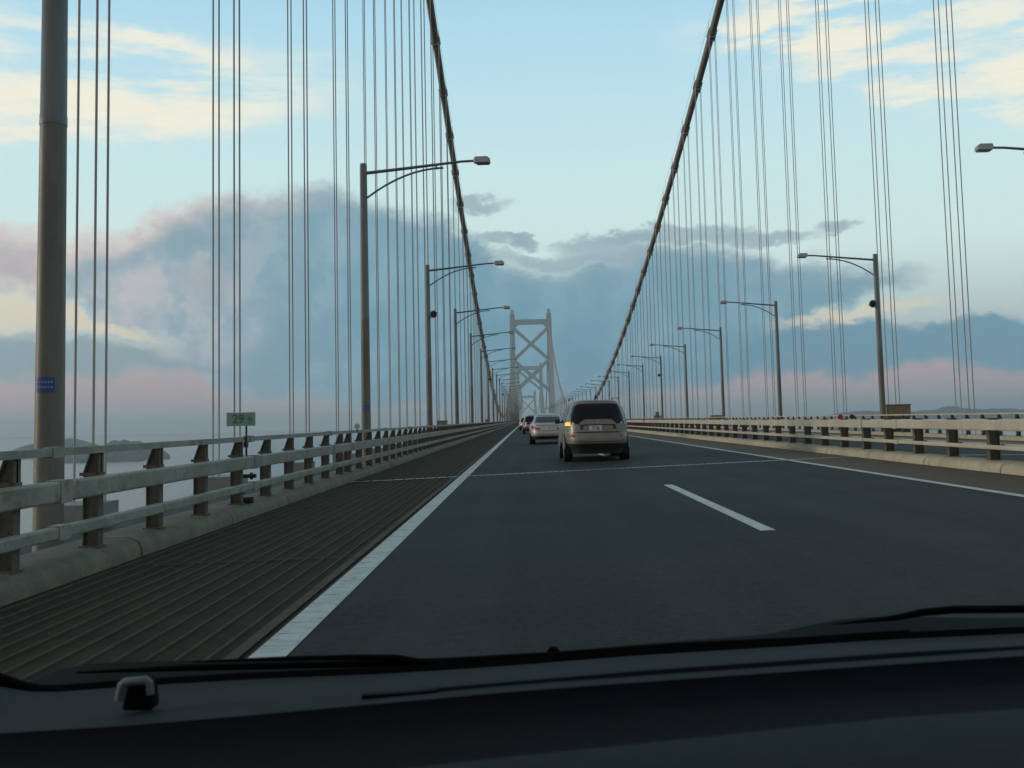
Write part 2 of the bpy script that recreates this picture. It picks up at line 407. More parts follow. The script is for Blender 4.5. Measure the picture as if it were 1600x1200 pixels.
# kerbs in blocks
def kerb(x0, x1, both, m, y1=320.0):
    """x0 road side, x1 outer side"""
    mb = MB(); s = 1 if x1 > x0 else -1; zb = zr(x0) - .05; zt = zr(x0) + .17; wdt = abs(x1 - x0)
    y = Y0 - .55
    prof = [(0, 0), (0, .11), (.03, .17), (.09, .205), (.16, .22)]
    if both: prof += [(wdt - .16, .22), (wdt - .09, .205), (wdt - .03, .17), (wdt, .11), (wdt, 0)]
    else: prof += [(wdt, .22), (wdt, 0)]
    while y < Y1:
        L = 3.1 if y < y1 else 60.0
        poly = [(x0 + s * a, zb + b) for a, b in prof]
        if s > 0: poly = poly[::-1]
        mb.extr_y(poly, y, y + L - .03)
        y += L
    return struct(mb.build('kerb', m, smooth=True))
kerb(-3.76, -4.33, False, M['kerb']); kerb(7.41, 8.01, True, M['kerb_r']); kerb(18.75, 19.3, False, M['kerb_r'])

# ------------------------------------------------------------------ guard rails
def rail_thing(name, label, sx, xface, zroad, y0, y1, steel, handrail, postspace=1.5, maxposts=95, first=None, double=False, beam_dz=0.0, low=(.36, .43), hand=(1.015, 1.08)):
    la, lb = low; ha, hb = hand
    """sx: direction away from the road (+1 or -1). beam front face at xface"""
    t = thing(name, label, 'guard rail', (0, 0, 0))
    z0 = zroad
    def bx(a, b, ya, yb, za, zb):
        xa, xb = sorted((xface + sx * a, xface + sx * b)); return xa, xb, ya, yb, za, zb
    beam = MB(); low = MB(); top = MB()
    y = y0; seg = 5.95
    while y < y1:
        L = min(seg if y < 200 else 80.0, y1 - y)
        beam.box(*bx(0, .11, y + .006, y + L - .006, z0 + .665 + beam_dz, z0 + .835 + beam_dz))
        low.box(*bx(.01, .10, y + .006, y + L - .006, z0 + la, z0 + lb))
        if handrail: top.box(*bx(.07, .145, y + .006, y + L - .006, z0 + ha, z0 + hb))
        if y < 80 and y > y0:
            for q_, bb in enumerate(((-.008, .118, .657 + beam_dz, .843 + beam_dz), (.002, .108, .0 + la - .008, lb + .008), (.06, .155, ha - .012, hb + .012))):
                if q_ < 2 or handrail: MB().box(*bx(bb[0], bb[1], y - .1, y + .1, z0 + bb[2], z0 + bb[3])).build('splice_plate', steel, t)
        y += L
    beam.build('beam', steel, t, bevel=.018 if y0 < 40 and y1 < 60 else 0); low.build('lower_rail', steel, t, bevel=.015 if y0 < 40 and y1 < 60 else 0)
    if handrail: top.build('handrail', steel, t)
    if double:
        b2 = MB(); l2 = MB()
        b2.box(*bx(.39, .50, y0, y1, z0 + .665 + beam_dz, z0 + .835 + beam_dz)); l2.box(*bx(.40, .49, y0, y1, z0 + la, z0 + lb))
        b2.build('beam', steel, t); l2.build('lower_rail', steel, t)
    # one post
    def post_mesh(mbp, y):
        px0, px1 = (.11, .255) if not double else (.165, .335)
        zb = z0 + .13; zt = z0 + .86 + beam_dz
        hw = .055
        mbp.box(*bx(px0, px0 + .012, y - hw, y + hw, zb, zt)); mbp.box(*bx(px1 - .012, px1, y - hw, y + hw, zb, zt))
        mbp.box(*bx(px0 + .012, px1 - .012, y - .012, y + .012, zb, zt))
        mbp.box(*bx(px0 - .02, px1 + .02, y - .09, y + .09, z0 + .165, z0 + .182))
        if double:
            mbp.box(*bx(.11, .165, y - .04, y + .04, z0 + .66 + beam_dz, z0 + .80 + beam_dz)); mbp.box(*bx(.335, .39, y - .04, y + .04, z0 + .66 + beam_dz, z0 + .80 + beam_dz))
            mbp.box(*bx(.10, .165, y - .03, y + .03, z0 + la + .01, z0 + lb - .01)); mbp.box(*bx(.335, .40, y - .03, y + .03, z0 + la + .01, z0 + lb - .01))
        if handrail:
            # tapered head: back edge leans in to the handrail
            for yy0, yy1, wd in ((y - .012, y + .012, 0),):
                poly = [(px0, zt), (px1, zt), (px0 + .075, z0 + ha + .005), (px0, z0 + ha + .005)]
                poly = [(xface + sx * a, b) for a, b in poly]
                if sx < 0: poly = poly[::-1]
                mbp.extr_y(poly, yy0, yy1)
            a = Vector((xface + sx * (px1 - .006), y, zt)); b = Vector((xface + sx * (px0 + .075), y, z0 + ha + .005))
            mbp.bar(a, b, .11, .012, up=Vector((sx, 0, .3)))
            mbp.box(*bx(px0, px0 + .012, y - hw, y + hw, zt, z0 + ha + .005))
            mbp.box(*bx(px0 - .01, px1 + .03, y - .06, y + .06, zt - .03, zt))
        else:
            mbp.box(*bx(px0 - .01, px1 + .01, y - .06, y + .06, zt - .05, zt - .035))
    y = first if first is not None else y0 + .25; n = 0; far = MB()
    proto = None
    while y < min(y1, 900):
        if n < maxposts:
            if proto is None:
                mbp = MB(); post_mesh(mbp, 0.0)
                proto = mbp.build('post', M['post'], t); proto.location = (0, y, 0)
            else:
                c = proto.copy(); C.objects.link(c); c.parent = t; c.location = (0, y, 0)
        elif y < 420: post_mesh(far, y)
        else:
            far.box(*bx(.11, .275, y - .02, y + .02, z0 + .13, z0 + ha if handrail else z0 + .8)); y += 1.5
        y += postspace; n += 1
    if far.v: tag(far.build('post', M['post'], t), kind='stuff')
    return t
zl = zr(-3.8); zm = zr(7.4); zrr = zr(18.8)
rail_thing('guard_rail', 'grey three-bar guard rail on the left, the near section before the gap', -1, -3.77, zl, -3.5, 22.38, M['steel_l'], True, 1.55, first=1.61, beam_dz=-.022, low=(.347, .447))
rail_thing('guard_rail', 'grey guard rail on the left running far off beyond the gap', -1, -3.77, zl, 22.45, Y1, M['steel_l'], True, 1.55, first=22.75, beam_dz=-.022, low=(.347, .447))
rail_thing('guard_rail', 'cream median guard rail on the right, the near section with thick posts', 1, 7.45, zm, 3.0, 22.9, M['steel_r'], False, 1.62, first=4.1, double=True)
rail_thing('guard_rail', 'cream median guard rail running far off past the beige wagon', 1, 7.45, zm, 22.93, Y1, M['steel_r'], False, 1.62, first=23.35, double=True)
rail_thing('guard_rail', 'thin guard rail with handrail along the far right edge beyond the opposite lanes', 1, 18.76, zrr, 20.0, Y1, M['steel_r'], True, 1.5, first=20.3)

# ------------------------------------------------------------------ main cables and hangers
XL, XR = -10.8, 26.0
YM, ZM, KC = 502.7, 2.9, .000358
TWY = 1050.0
def zc(y): return ZM + KC * (y - YM) ** 2
def cable(x, label, side):
    t = thing('main_cable', label, 'bridge cable', (x, 0, 0))
    mb = MB(); mb.smooth = True
    yy = [-60 + 12 * i for i in range(93)]; yy[-1] = TWY
    mb.path([(0, y, zc(y)) for y in yy], .47, 20)
    # beyond the tower it falls to the anchorage between the two bridges
    mb.path([(0, TWY + k * 27.4, zc(TWY) - 105 * (k / 10) + 14 * math.sin(math.pi * k / 10) * -1) for k in range(11)], .47, 10)
    mb.build('cable', M['cable'], t)
    # bands
    bm_ = MB(); bm_.smooth = True
    bm_.path([(0, -.95, 0), (0, -.9, 0), (0, .9, 0), (0, .95, 0)], [.50, .56, .56, .50], 20)
    for q in (-.55, 0, .55):
        bm_.box(-.63, -.5, q - .09, q + .09, -.12, .12); bm_.box(.5, .63, q - .09, q + .09, -.12, .12)
    br = MB()
    for sx_ in (-.33, .33):
        br.box(sx_ - .06, sx_ + .06, -.42, .42, -.80, -.50)
    br.box(-.42, .42, -.46, -.38, -.92, -.80); br.box(-.42, .42, .38, .46, -.92, -.80)
    me = bm_.mesh('cable_band', M['band']); meb = br.mesh('band_bracket', M['bracket'])
    for i in range(90):
        y = 13 + 12 * i
        if y > 1010 or i >= 84: break
        o = bpy.data.objects.new('cable_band', me); C.objects.link(o); o.parent = t
        o.location = (0, y, zc(y)); o.rotation_euler = (math.atan(2 * KC * (y - YM)), 0, 0)
        if i < 40:
            b = bpy.data.objects.new('bracket', meb); C.objects.link(b); b.parent = o
    # hand ropes with stanchions
    hr = MB()
    for sx_ in (-.42, .42):
        hr.path([(sx_, y, zc(y) + 1.45) for y in yy[:60]], .014, 5)
        for i in range(50):
            y = 13 + 12 * i
            hr.path([(sx_, y, zc(y) + .35), (sx_, y, zc(y) + 1.6)], .03, 5)
    hr.build('hand_rope', M['rope'], t)
    return t
cable(XL, 'thick brown-grey main cable sweeping down on the left behind the lamp posts', -1)
cable(XR, 'thick brown-grey main cable sweeping down on the right', 1)

ropes = {}
def rope_mesh():
    mb = MB(); mb.smooth = True
    mb.path([(0, 0, 0), (0, 0, .5), (0, 0, 1)], .033, 8); return mb.mesh('rope', M['rope'])
rope_me = rope_mesh()
ordn = ['first', 'second', 'third', 'fourth', 'fifth', 'sixth', 'seventh', 'eighth', 'ninth', 'tenth', 'eleventh', 'twelfth', 'thirteenth', 'fourteenth', 'fifteenth', 'sixteenth', 'seventeenth', 'eighteenth', 'nineteenth', 'twentieth']
def hanger(x, y, label, group, parts):
    zb = -1.25; zt = zc(y) - .86
    if zt < zb + 1.5: return
    t = thing('hanger_rope', label, 'hanger rope', (x, y, zb), 0, group)
    if parts:
        for ax, ay in ((-.385, -.36), (-.385, .36), (.385, -.36), (.385, .36)):
            o = bpy.data.objects.new('rope', rope_me); C.objects.link(o); o.parent = t
            o.location = (ax, ay, 0); o.scale = (1, 1, zt - zb)
    else:
        me = MB()
        for ax, ay in ((-.385, -.36), (-.385, .36), (.385, -.36), (.385, .36)):
            me.path([(ax, ay, 0), (ax, ay, zt - zb)], .033, 4)
        o = me.build('rope', M['rope'], t)
gl = 'hanger ropes under the left main cable'; gr_ = 'hanger ropes under the right main cable'
li = 0; ri = 0
for i in range(0, 86):
    y = 13 + 12 * i
    if y > TWY - 12: break
    if y >= 25:
        if li == 0: lab = 'grey four-strand hanger beside the big near lamp pole, farthest left'
        elif li == 1: lab = 'grey hanger of two rope pairs rising behind the green-numbered kilometre sign'
        elif li < 20: lab = '%s grey hanger counted from the left edge of the photo, under the left cable' % ordn[li]
        else: lab = 'thin far hanger under the left main cable, past the twentieth from the left edge'
        hanger(XL, y, lab, gl, i < 30); li += 1
    if y >= 61:
        if ri == 0: lab = 'grey hanger of four thin ropes farthest right, in front of the distant hills'
        elif ri == 1: lab = 'four-rope hanger just right of the lamp post that carries a cabinet on the far right'
        elif ri < 20: lab = '%s thin grey hanger counted from the right edge of the photo, under the right cable' % ordn[ri]
        else: lab = 'thin far hanger under the right main cable, past the twentieth from the right edge'
        hanger(XR, y, lab, gr_, i < 30); ri += 1

# truss under the deck: chords and cross beams that show through the left rail
t = thing('bridge_truss', 'grey-blue steel truss chord and cross beams outside the left guard rail, over the sea', 'truss')
mb = MB(); mb.box(XL - .45, XL + .45, 0, TWY + 900, -2.25, -1.25); mb.build('chord', M['truss'], t)
mb = MB(); mb.box(XR - .45, XR + .45, 0, TWY + 900, -2.25, -1.25); mb.build('chord', M['truss'], t)
cbm = MB().box(XL + .45, -4.15, -.28, .28, -2.1, -1.35).mesh('cross_beam', M['truss'])
ahm = MB().box(-.55, .55, -.8, .8, -1.25, -.62).mesh('hanger_anchorage', M['truss'])
for i in range(45):
    o = bpy.data.objects.new('cross_beam', cbm); C.objects.link(o); o.parent = t; o.location = (0, 13 + 12 * i, 0)
    for xx in (XL, XR):
        if i < 25 and (xx < 0 or i > 3):
            o = bpy.data.objects.new('hanger_anchorage', ahm); C.objects.link(o); o.parent = t; o.location = (xx, 13 + 12 * i, 0)
mb = MB()
for i in range(60):
    ya = 13 + 12 * i
    mb.bar((XL, ya, -2.25), (XL, ya + 6, -12), .6, .6); mb.bar((XL, ya + 6, -12), (XL, ya + 12, -2.25), .6, .6)
mb.box(XL - .45, XL + .45, 0, TWY, -13, -12)
tag(mb.build('lattice', M['truss'], t))
# walkway panels on brackets just outside the left rail
tw = thing('inspection_walkway', 'narrow grey inspection walkway hung outside the left guard rail', 'walkway')
mb = MB(); mb.box(-5.3, -4.35, 26, 700, -1.05, -.98); mb.build('walkway_floor', M['truss'], tw)

# ------------------------------------------------------------------ towers
def tower(y, ztop, zbase, xl, xr, legw, nodes, label, lean=1.2, m=M['tower']):
    t = thing('bridge_tower', label, 'tower', (0, y, 0))
    def xleg(sgn, z):
        f = (ztop - z) / (ztop - zbase)
        return (xl if sgn < 0 else xr) + sgn * lean * f * 4
    for s in (-1, 1):
        mb = MB(); secs = [zbase, -20, 30, 70, ztop - 6, ztop]
        vs = []
        for z in secs:
            f = (ztop - z) / (ztop - zbase); wv = legw * (1 + .35 * f); d = 5.5 * (1 + .35 * f); c = xleg(s, z)
            ch = wv * .16
            vs += [(c - wv / 2 + ch, -d / 2, z), (c + wv / 2 - ch, -d / 2, z), (c + wv / 2 - ch, -d / 2 + ch, z), (c + wv / 2, -d / 2 + ch, z), (c + wv / 2, d / 2, z), (c - wv / 2, d / 2, z), (c - wv / 2, -d / 2 + ch, z), (c - wv / 2 + ch, -d / 2 + ch, z)]
        n = 8; k = len(secs)
        mb.add(vs, [(i * n + j, i * n + (j + 1) % n, (i + 1) * n + (j + 1) % n, (i + 1) * n + j) for i in range(k - 1) for j in range(n)] + [tuple(range((k - 1) * n, k * n))])
        mb.build('leg', m, t)
        sd_ = MB(); c = xleg(s, ztop)
        sd_.extr_x([(-2.6, ztop), (2.6, ztop), (1.4, ztop + 4.4), (-1.4, ztop + 4.4)], c - legw * .34, c + legw * .34)
        sd_.build('saddle_housing', m, t)
    def strut(z, h, name='strut'):
        mb = MB(); mb.box(xleg(-1, z) + legw * .45, xleg(1, z) - legw * .45, -2, 2, z - h / 2, z + h / 2)
        # haunches at the ends
        for s in (-1, 1):
            xe = xleg(s, z) - s * legw * .45
            poly = [(xe, z - h / 2 - 4), (xe, z - h / 2 - .01), (xe - s * 4, z - h / 2 - .01)]
            if s > 0: poly = poly[::-1]
            mb.extr_y(poly, -1.6, 1.6)
        mb.build(name, m, t)
    strut(nodes['top'], nodes.get('toph', 6.0))
    for a, b in nodes['x']:
        for d in (0, 1):
            mb = MB(); dy = .004 * d
            za, zb_ = (a, b) if d == 0 else (b, a)
            mb.bar((xleg(-1, za) + legw * .3, dy, za), (xleg(1, zb_) - legw * .3, dy, zb_), 3.0 - .1 * d, 3.2)
            mb.build('brace', m, t)
        mb = MB(); mc = (a + b) / 2
        xc_ = (xl + xr) / 2
        mb.extr_y([(xc_ - 3.5, mc), (xc_, mc - 3), (xc_ + 3.5, mc), (xc_, mc + 3)], -1.7, 1.7); mb.build('gusset', m, t)
    strut(nodes['low'], 6.0)
    return t
def zpix(px, py, Y): return at(px, py, Y).z
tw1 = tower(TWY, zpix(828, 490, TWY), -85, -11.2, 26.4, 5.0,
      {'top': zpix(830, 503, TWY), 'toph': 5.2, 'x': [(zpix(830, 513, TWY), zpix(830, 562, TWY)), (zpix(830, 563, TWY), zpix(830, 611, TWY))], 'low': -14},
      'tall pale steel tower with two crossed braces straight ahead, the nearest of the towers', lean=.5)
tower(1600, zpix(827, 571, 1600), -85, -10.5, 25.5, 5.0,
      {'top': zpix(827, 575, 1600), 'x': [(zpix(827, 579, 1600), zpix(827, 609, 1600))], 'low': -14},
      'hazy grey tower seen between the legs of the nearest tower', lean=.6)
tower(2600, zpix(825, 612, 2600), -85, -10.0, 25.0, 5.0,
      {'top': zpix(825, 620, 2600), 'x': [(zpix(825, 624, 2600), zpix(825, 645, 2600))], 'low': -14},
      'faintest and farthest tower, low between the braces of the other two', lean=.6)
# the next bridge beyond: cables between the second and third tower
for x, side in ((XL, 'left'), (XR, 'right')):
    t = thing('main_cable', 'faint far cable of the next bridge beyond the nearest tower, on the %s' % side, 'bridge cable', (x, 0, 0))
    mb = MB(); mb.smooth = True
    za = zpix(827, 571, 1600); zb_ = zpix(825, 612, 2600)
    pts = [(0, 1324 + 276 * k / 6, 2 + (za - 2) * (k / 6) ** 1.3) for k in range(6)]
    for k in range(0, 21):
        f = k / 20; y = 1600 + 1000 * f
        pts.append((0, y, za * (1 - f) + zb_ * f - 260 * f * (1 - f)))
    mb.path(pts, .47, 8); mb.build('cable', M['cable'], t)

# ------------------------------------------------------------------ street lamps
XLL, XRL = -5.59, 20.8
def lamp(label, group, sx, x, y, sticker=True):
    """sx: the side the arm reaches to (+1 right). origin at deck level"""
    t = thing('street_lamp', label, 'street lamp', (x, y, 0), 0, group)
    mb = MB(); mb.smooth = True
    mb.path([(0, 0, -.45), (0, 0, .6), (0, 0, 4.85)], [.172, .168, .152], 20); mb.build('lower_pole', M['pole_low'], t)
    mb = MB(); mb.smooth = True
    mb.path([(0, 0, 4.80), (0, 0, 4.92), (0, 0, 4.93), (0, 0, 10.36), (0, 0, 10.42)], [.158, .156, .152, .128, .11], 20); mb.build('upper_pole', M['pole_up'], t)
    mb = MB(); mb.smooth = True
    arm = [(sx * .12, 0, 10.08), (sx * 1.4, 0, 10.20), (sx * 2.8, 0, 10.34), (sx * 3.5, 0, 10.41), (sx * 4.0, 0, 10.43)]
    mb.path(arm, [.062, .056, .05, .045, .045], 12); mb.build('arm', M['arm'], t)
    mb = MB(); mb.smooth = True
    br = []
    for k in range(9):
        f = k / 8; br.append((sx * (.12 + 2.75 * f), 0, 9.18 + 1.02 * (1 - (1 - f) ** 2.0)))
    mb.path(br, .036, 10); mb.bar((sx * 2.62, 0, 10.16), (sx * 2.62, 0, 10.34), .05, .16); mb.build('brace', M['arm'], t)
    # head: flat box narrowing to the arm
    mb = MB()
    h0, h1, h2 = 3.93, 4.08, 4.55
    def sec(xx, hw, zb, zt): return [(sx * xx, -hw, zb), (sx * xx, hw, zb), (sx * xx, hw * .8, zt), (sx * xx, -hw * .8, zt)]
    secs = [sec(3.95, .07, 10.37, 10.50), sec(4.0, .13, 10.34, 10.56), sec(4.44, .15, 10.34, 10.56), sec(4.55, .14, 10.34, 10.46)]
    vs = [p for q in secs for p in q]; n = 4
    mb.add(vs, [(i * n + j, i * n + (j + 1) % n, (i + 1) * n + (j + 1) % n, (i + 1) * n + j) for i in range(3) for j in range(4)] + [(3, 2, 1, 0), (12, 13, 14, 15)])
    hd = mb.build('lamp_head', M['head'], t)
    mb = MB(); xa, xb = sorted((sx * 4.07, sx * 4.52)); mb.box(xa, xb, -.115, .115, 10.29, 10.328); mb.build('lens', M['lens'], hd)
    if sticker:
        st = MB()
        for a0, z0_, z1_ in ((0, 1.62, 1.76),):
            pts = []
            for k in range(9):
                th = -math.pi / 2 - .72 + 1.44 * k / 8; pts.append((math.cos(th) * .171, math.sin(th) * .171))
            st.add([(px, py, z) for z in (1.60, 1.77) for px, py in pts], [(k, k + 1, k + 10, k + 9) for k in range(8)])
        s_ = st.build('number_label', M['blue'], t)
        tx = MB()
        for row in (1.655, 1.715):
            for k in range(6):
                th = -math.pi / 2 - .52 + .2 * k; a = (math.cos(th) * .1735, math.sin(th) * .1735); b = (math.cos(th + .1) * .1735, math.sin(th + .1) * .1735)
                tx.add([(a[0], a[1], row - .012), (b[0], b[1], row - .012), (b[0], b[1], row + .012), (a[0], a[1], row + .012)], [(0, 1, 2, 3)])
        tx.build('lettering', M['signm'], s_)
    mb = MB(); mb.smooth = True; mb.path([(0, 0, -.52), (0, 0, -.47)], .30, 16); 
    mb.box(*((0.2, 1.45) if sx > 0 else (-1.45, -.2)), -.16, .16, -.75, -.53); mb.box(-.3, .3, -.3, .3, -.72, -.52)
    mb.build('base_bracket', M['truss'], t)
    return t
gL = 'street lamps along the left guard rail'; gR = 'street lamps along the far right edge'
labsL = ['massive near lamp pole at the left edge of the picture, its top out of frame',
         'tall lamp post with curved arm reaching right, second from the left',
         'lamp post with a round loudspeaker, left of the road, third from the left',
         'fourth lamp post from the left along the left guard rail',
         'fifth lamp post from the left, its blue-grey arm crossing the left main cable',
         'sixth lamp post from the left, beside a small cabinet']
labsR = {36: 'lamp on the right with only its head and arm end in frame',
         60: 'lamp post on the right with a loudspeaker and a wide cabinet at its foot',
         84: 'second lamp post from the right edge whose pole stands in view',
         108: 'third lamp post from the right edge whose pole stands in view',
         132: 'fourth lamp post from the right edge whose pole stands in view',
         156: 'fifth lamp post from the right, with a loudspeaker half way up'}
protoL = None; protoR = None
for k in range(38):
    y = 12 + 24 * k
    lab = labsL[k] if k < 6 else ('%s lamp post from the left along the left guard rail' % ordn[k] if k < 14 else 'tiny distant lamp post on the left, past the fourteenth')
    if protoL is None: protoL = lamp(lab, gL, 1, XLL, y); 
    else: dup(protoL, (XLL, y, 0), 0, lab, gL)
    if k >= 1:
        lab = labsR.get(y) or ('%s lamp post from the right edge, its pole in view behind the median rail' % ordn[k - 2] if k < 16 else 'tiny distant lamp post on the right, past the fourteenth')
        if protoR is None: protoR = lamp(lab, gR, -1, XRL, y, sticker=False)
        else: dup(protoR, (XRL, y, 0), 0, lab, gR)

# loudspeakers on poles
def speaker(x, y, z, sx, label):
    t = thing('loudspeaker', label, 'loudspeaker', (x, y, z), 0, 'horn loudspeakers on the lamp posts')
    n = 24
    mb = MB(); mb.smooth = True
    mb.path([(0, -.26, 0), (0, -.25, 0), (0, -.05, 0), (0, .16, 0), (0, .30, 0)], [.235, .235, .17, .10, .09], n, cap=True)
    mb.build('horn', M['head'], t)
    mb = MB(); mb.smooth = True; mb.path([(0, -.268, 0), (0, -.262, 0)], .185, n); mb.build('mouth', M['black'], t)
    mb = MB(); mb.smooth = True; mb.path([(0, -.285, 0), (0, -.27, 0)], [.05, .075], 12); mb.build('driver_cap', M['dark'], t)
    mb = MB(); mb.bar((0, .1, -.14), (-sx * .34, .1, -.14), .04, .05); mb.bar((0, .1, -.16), (0, .1, .02), .04, .04); mb.build('bracket', M['arm'], t)
for y in (60, 156, 252):
    d = {60: 'large', 156: 'small', 252: 'tiny'}[y]
    speaker(XLL + .34, y, 7.45, 1, '%s horn loudspeaker on a lamp post left of the road' % {60: 'biggest round', 156: 'second nearest dark', 252: 'tiny farthest'}[y])
    if y < 200: speaker(XRL - .34, y, 7.45, -1, '%s horn loudspeaker on a lamp post right of the road' % {60: 'larger round', 156: 'smaller dark'}[y])

# cabinets
def cabinet(x, y, w_, h_, z0, label):
    t = thing('equipment_cabinet', label, 'cabinet', (x, y, z0), 0, 'equipment cabinets beside the lamp posts')
    MB().box(-w_ / 2, w_ / 2, -.3, .3, 0, h_).build('case', M['boxm'], t, bevel=.015)
    MB().box(-w_ / 2 - .04, w_ / 2 + .04, -.35, .35, h_ + .002, h_ + .05).build('lid', M['boxm'], t)
    MB().box(-w_ / 2 + .05, w_ * .18, -.315, -.301, .06, h_ - .06).build('door', M['boxm'], t)
    MB().box(w_ * .2, w_ / 2 - .04, -.315, -.301, .06, h_ - .06).build('door', M['boxm'], t)
    MB().box(-w_ / 2 + .05, w_ / 2 - .05, -.25, .25, -z0 - .3, -.001).build('stand', M['dark'], t)
cabinet(-4.86, 60, .56, .62, .55, 'brown cabinet behind the left guard rail beside the loudspeaker lamp post')
cabinet(-4.9, 132, .6, .7, .6, 'small brown cabinet farther along the left guard rail')
cabinet(21.75, 60.3, 1.34, .72, .80, 'wide brown cabinet at the foot of the lamp post on the right')
cabinet(20.0, 156, 1.1, .7, .6, 'small cabinet far away on the right edge')
cabinet(20.0, 108, 1.1, .7, .45, 'reddish-brown cabinet at a lamp foot on the right, midway along')

# text helper
def text_mesh(txt, size, name, m, parent, loc, rot=(math.pi / 2, 0, 0), ext=.002, sx=1.0):
    cu = bpy.data.curves.new(name, 'FONT'); cu.body = txt; cu.size = size; cu.align_x = 'CENTER'; cu.align_y = 'CENTER'; cu.extrude = ext; cu.offset = size * .015
    o = bpy.data.objects.new(name, cu); C.objects.link(o)
    dg = bpy.context.evaluated_depsgraph_get(); me = bpy.data.meshes.new_from_object(o.evaluated_get(dg))
    bpy.data.objects.remove(o)
    me.materials.clear(); me.materials.append(m)
    o = bpy.data.objects.new(name, me); C.objects.link(o); o.parent = parent; o.location = loc; o.rotation_euler = rot; o.scale = (sx, 1, 1)
    return o
# kilometre sign
sp = at(376.5, 655, 14.0)
t = thing('kilometre_sign', 'small grey plate with green numbers 29 9 above the left guard rail', 'sign', (sp.x, 14.0, 0))
MB().box(-.198, .198, -.008, .008, sp.z - .092, sp.z + .092).build('plate', M['signm'], t, bevel=.004)
text_mesh('29', .175, 'number', M['green'], t, (-.035, -.0095, sp.z - .002), sx=.95)
text_mesh('9', .125, 'number', M['green'], t, (.125, -.0095, sp.z - .02))
mb = MB(); mb.smooth = True; mb.path([(.065, .03, sp.z - .55), (.065, .03, sp.z + .05)], .014, 10); mb.build('stem', M['dark'], t)
MB().box(.04, .09, -.03, .045, .86, .93).build('clamp', M['dark'], t)
# round reflectors
def disc_marker(p, r, m, label, zb, name='delineator', grp='round reflectors on the rails'):
    t = thing(name, label, 'reflector', (p.x, p.y, 0), 0, grp)
    mb = MB(); mb.smooth = True; mb.path([(0, -.02, p.z), (0, .02, p.z)], r, 24); mb.build('disc', m, t)
    mb = MB(); mb.smooth = True; mb.path([(0, -.025, p.z), (0, -.0215, p.z)], [r * .8, r * .8], 24)
    mb.build('lens', m, t)
    mb = MB(); mb.path([(0, .0, zb), (0, .0, p.z - r * .9)], .014, 8); mb.build('stem', M['dark'], t)
disc_marker(at(558, 666, 22.9), .062, M['paleround'], 'pale round reflector on a short stem at the gap in the left rail', .95)
disc_marker(at(1313, 651.5, 37), .092, M['red'], 'red round reflector standing over the median rail on the right', .9)
disc_marker(at(1331, 651, 38), .085, M['dark'], 'dark round reflector right of the red one on the right', .9)
disc_marker(at(1006, 655.5, 62), .07, M['red'], 'small red reflector farther along the median rail near the beige wagon', .7)
disc_marker(at(808, 657, 150), .15, M['red'], 'tiny red reflector far off beside the left line, before the farthest car', .3)
t = thing('hazard_plate', 'small pale plate on a stalk by the far right rail', 'sign', (at(1027, 647, 140).x, 140, 0))
p = at(1027, 647, 140)
MB().box(-.25, .25, -.02, .02, p.z - .2, p.z + .3).build('plate', M['boxm'], t); MB().box(-.03, .03, .021, .06, .2, p.z + .2).build('stem', M['dark'], t)
# hardware on the near rail: latches seen under the beam
t = thing('rail_damper', 'dark bolted clamp at the splice of the left guard rail under the beam', 'clamp', (-3.91, 14.25, 0))
mb = MB(); mb.smooth = True; mb.path([(-.05, 0, .46), (.07, 0, .46), (.08, 0, .46), (.11, 0, .46), (.12, 0, .46), (.16, 0, .46)], [.028, .028, .05, .05, .028, .028], 10); mb.build('bolt', M['dark'], t)
mb = MB(); mb.smooth = True; mb.path([(-.05, 0, .13), (.12, 0, .13)], .045, 10); mb.build('bolt', M['dark'], t)

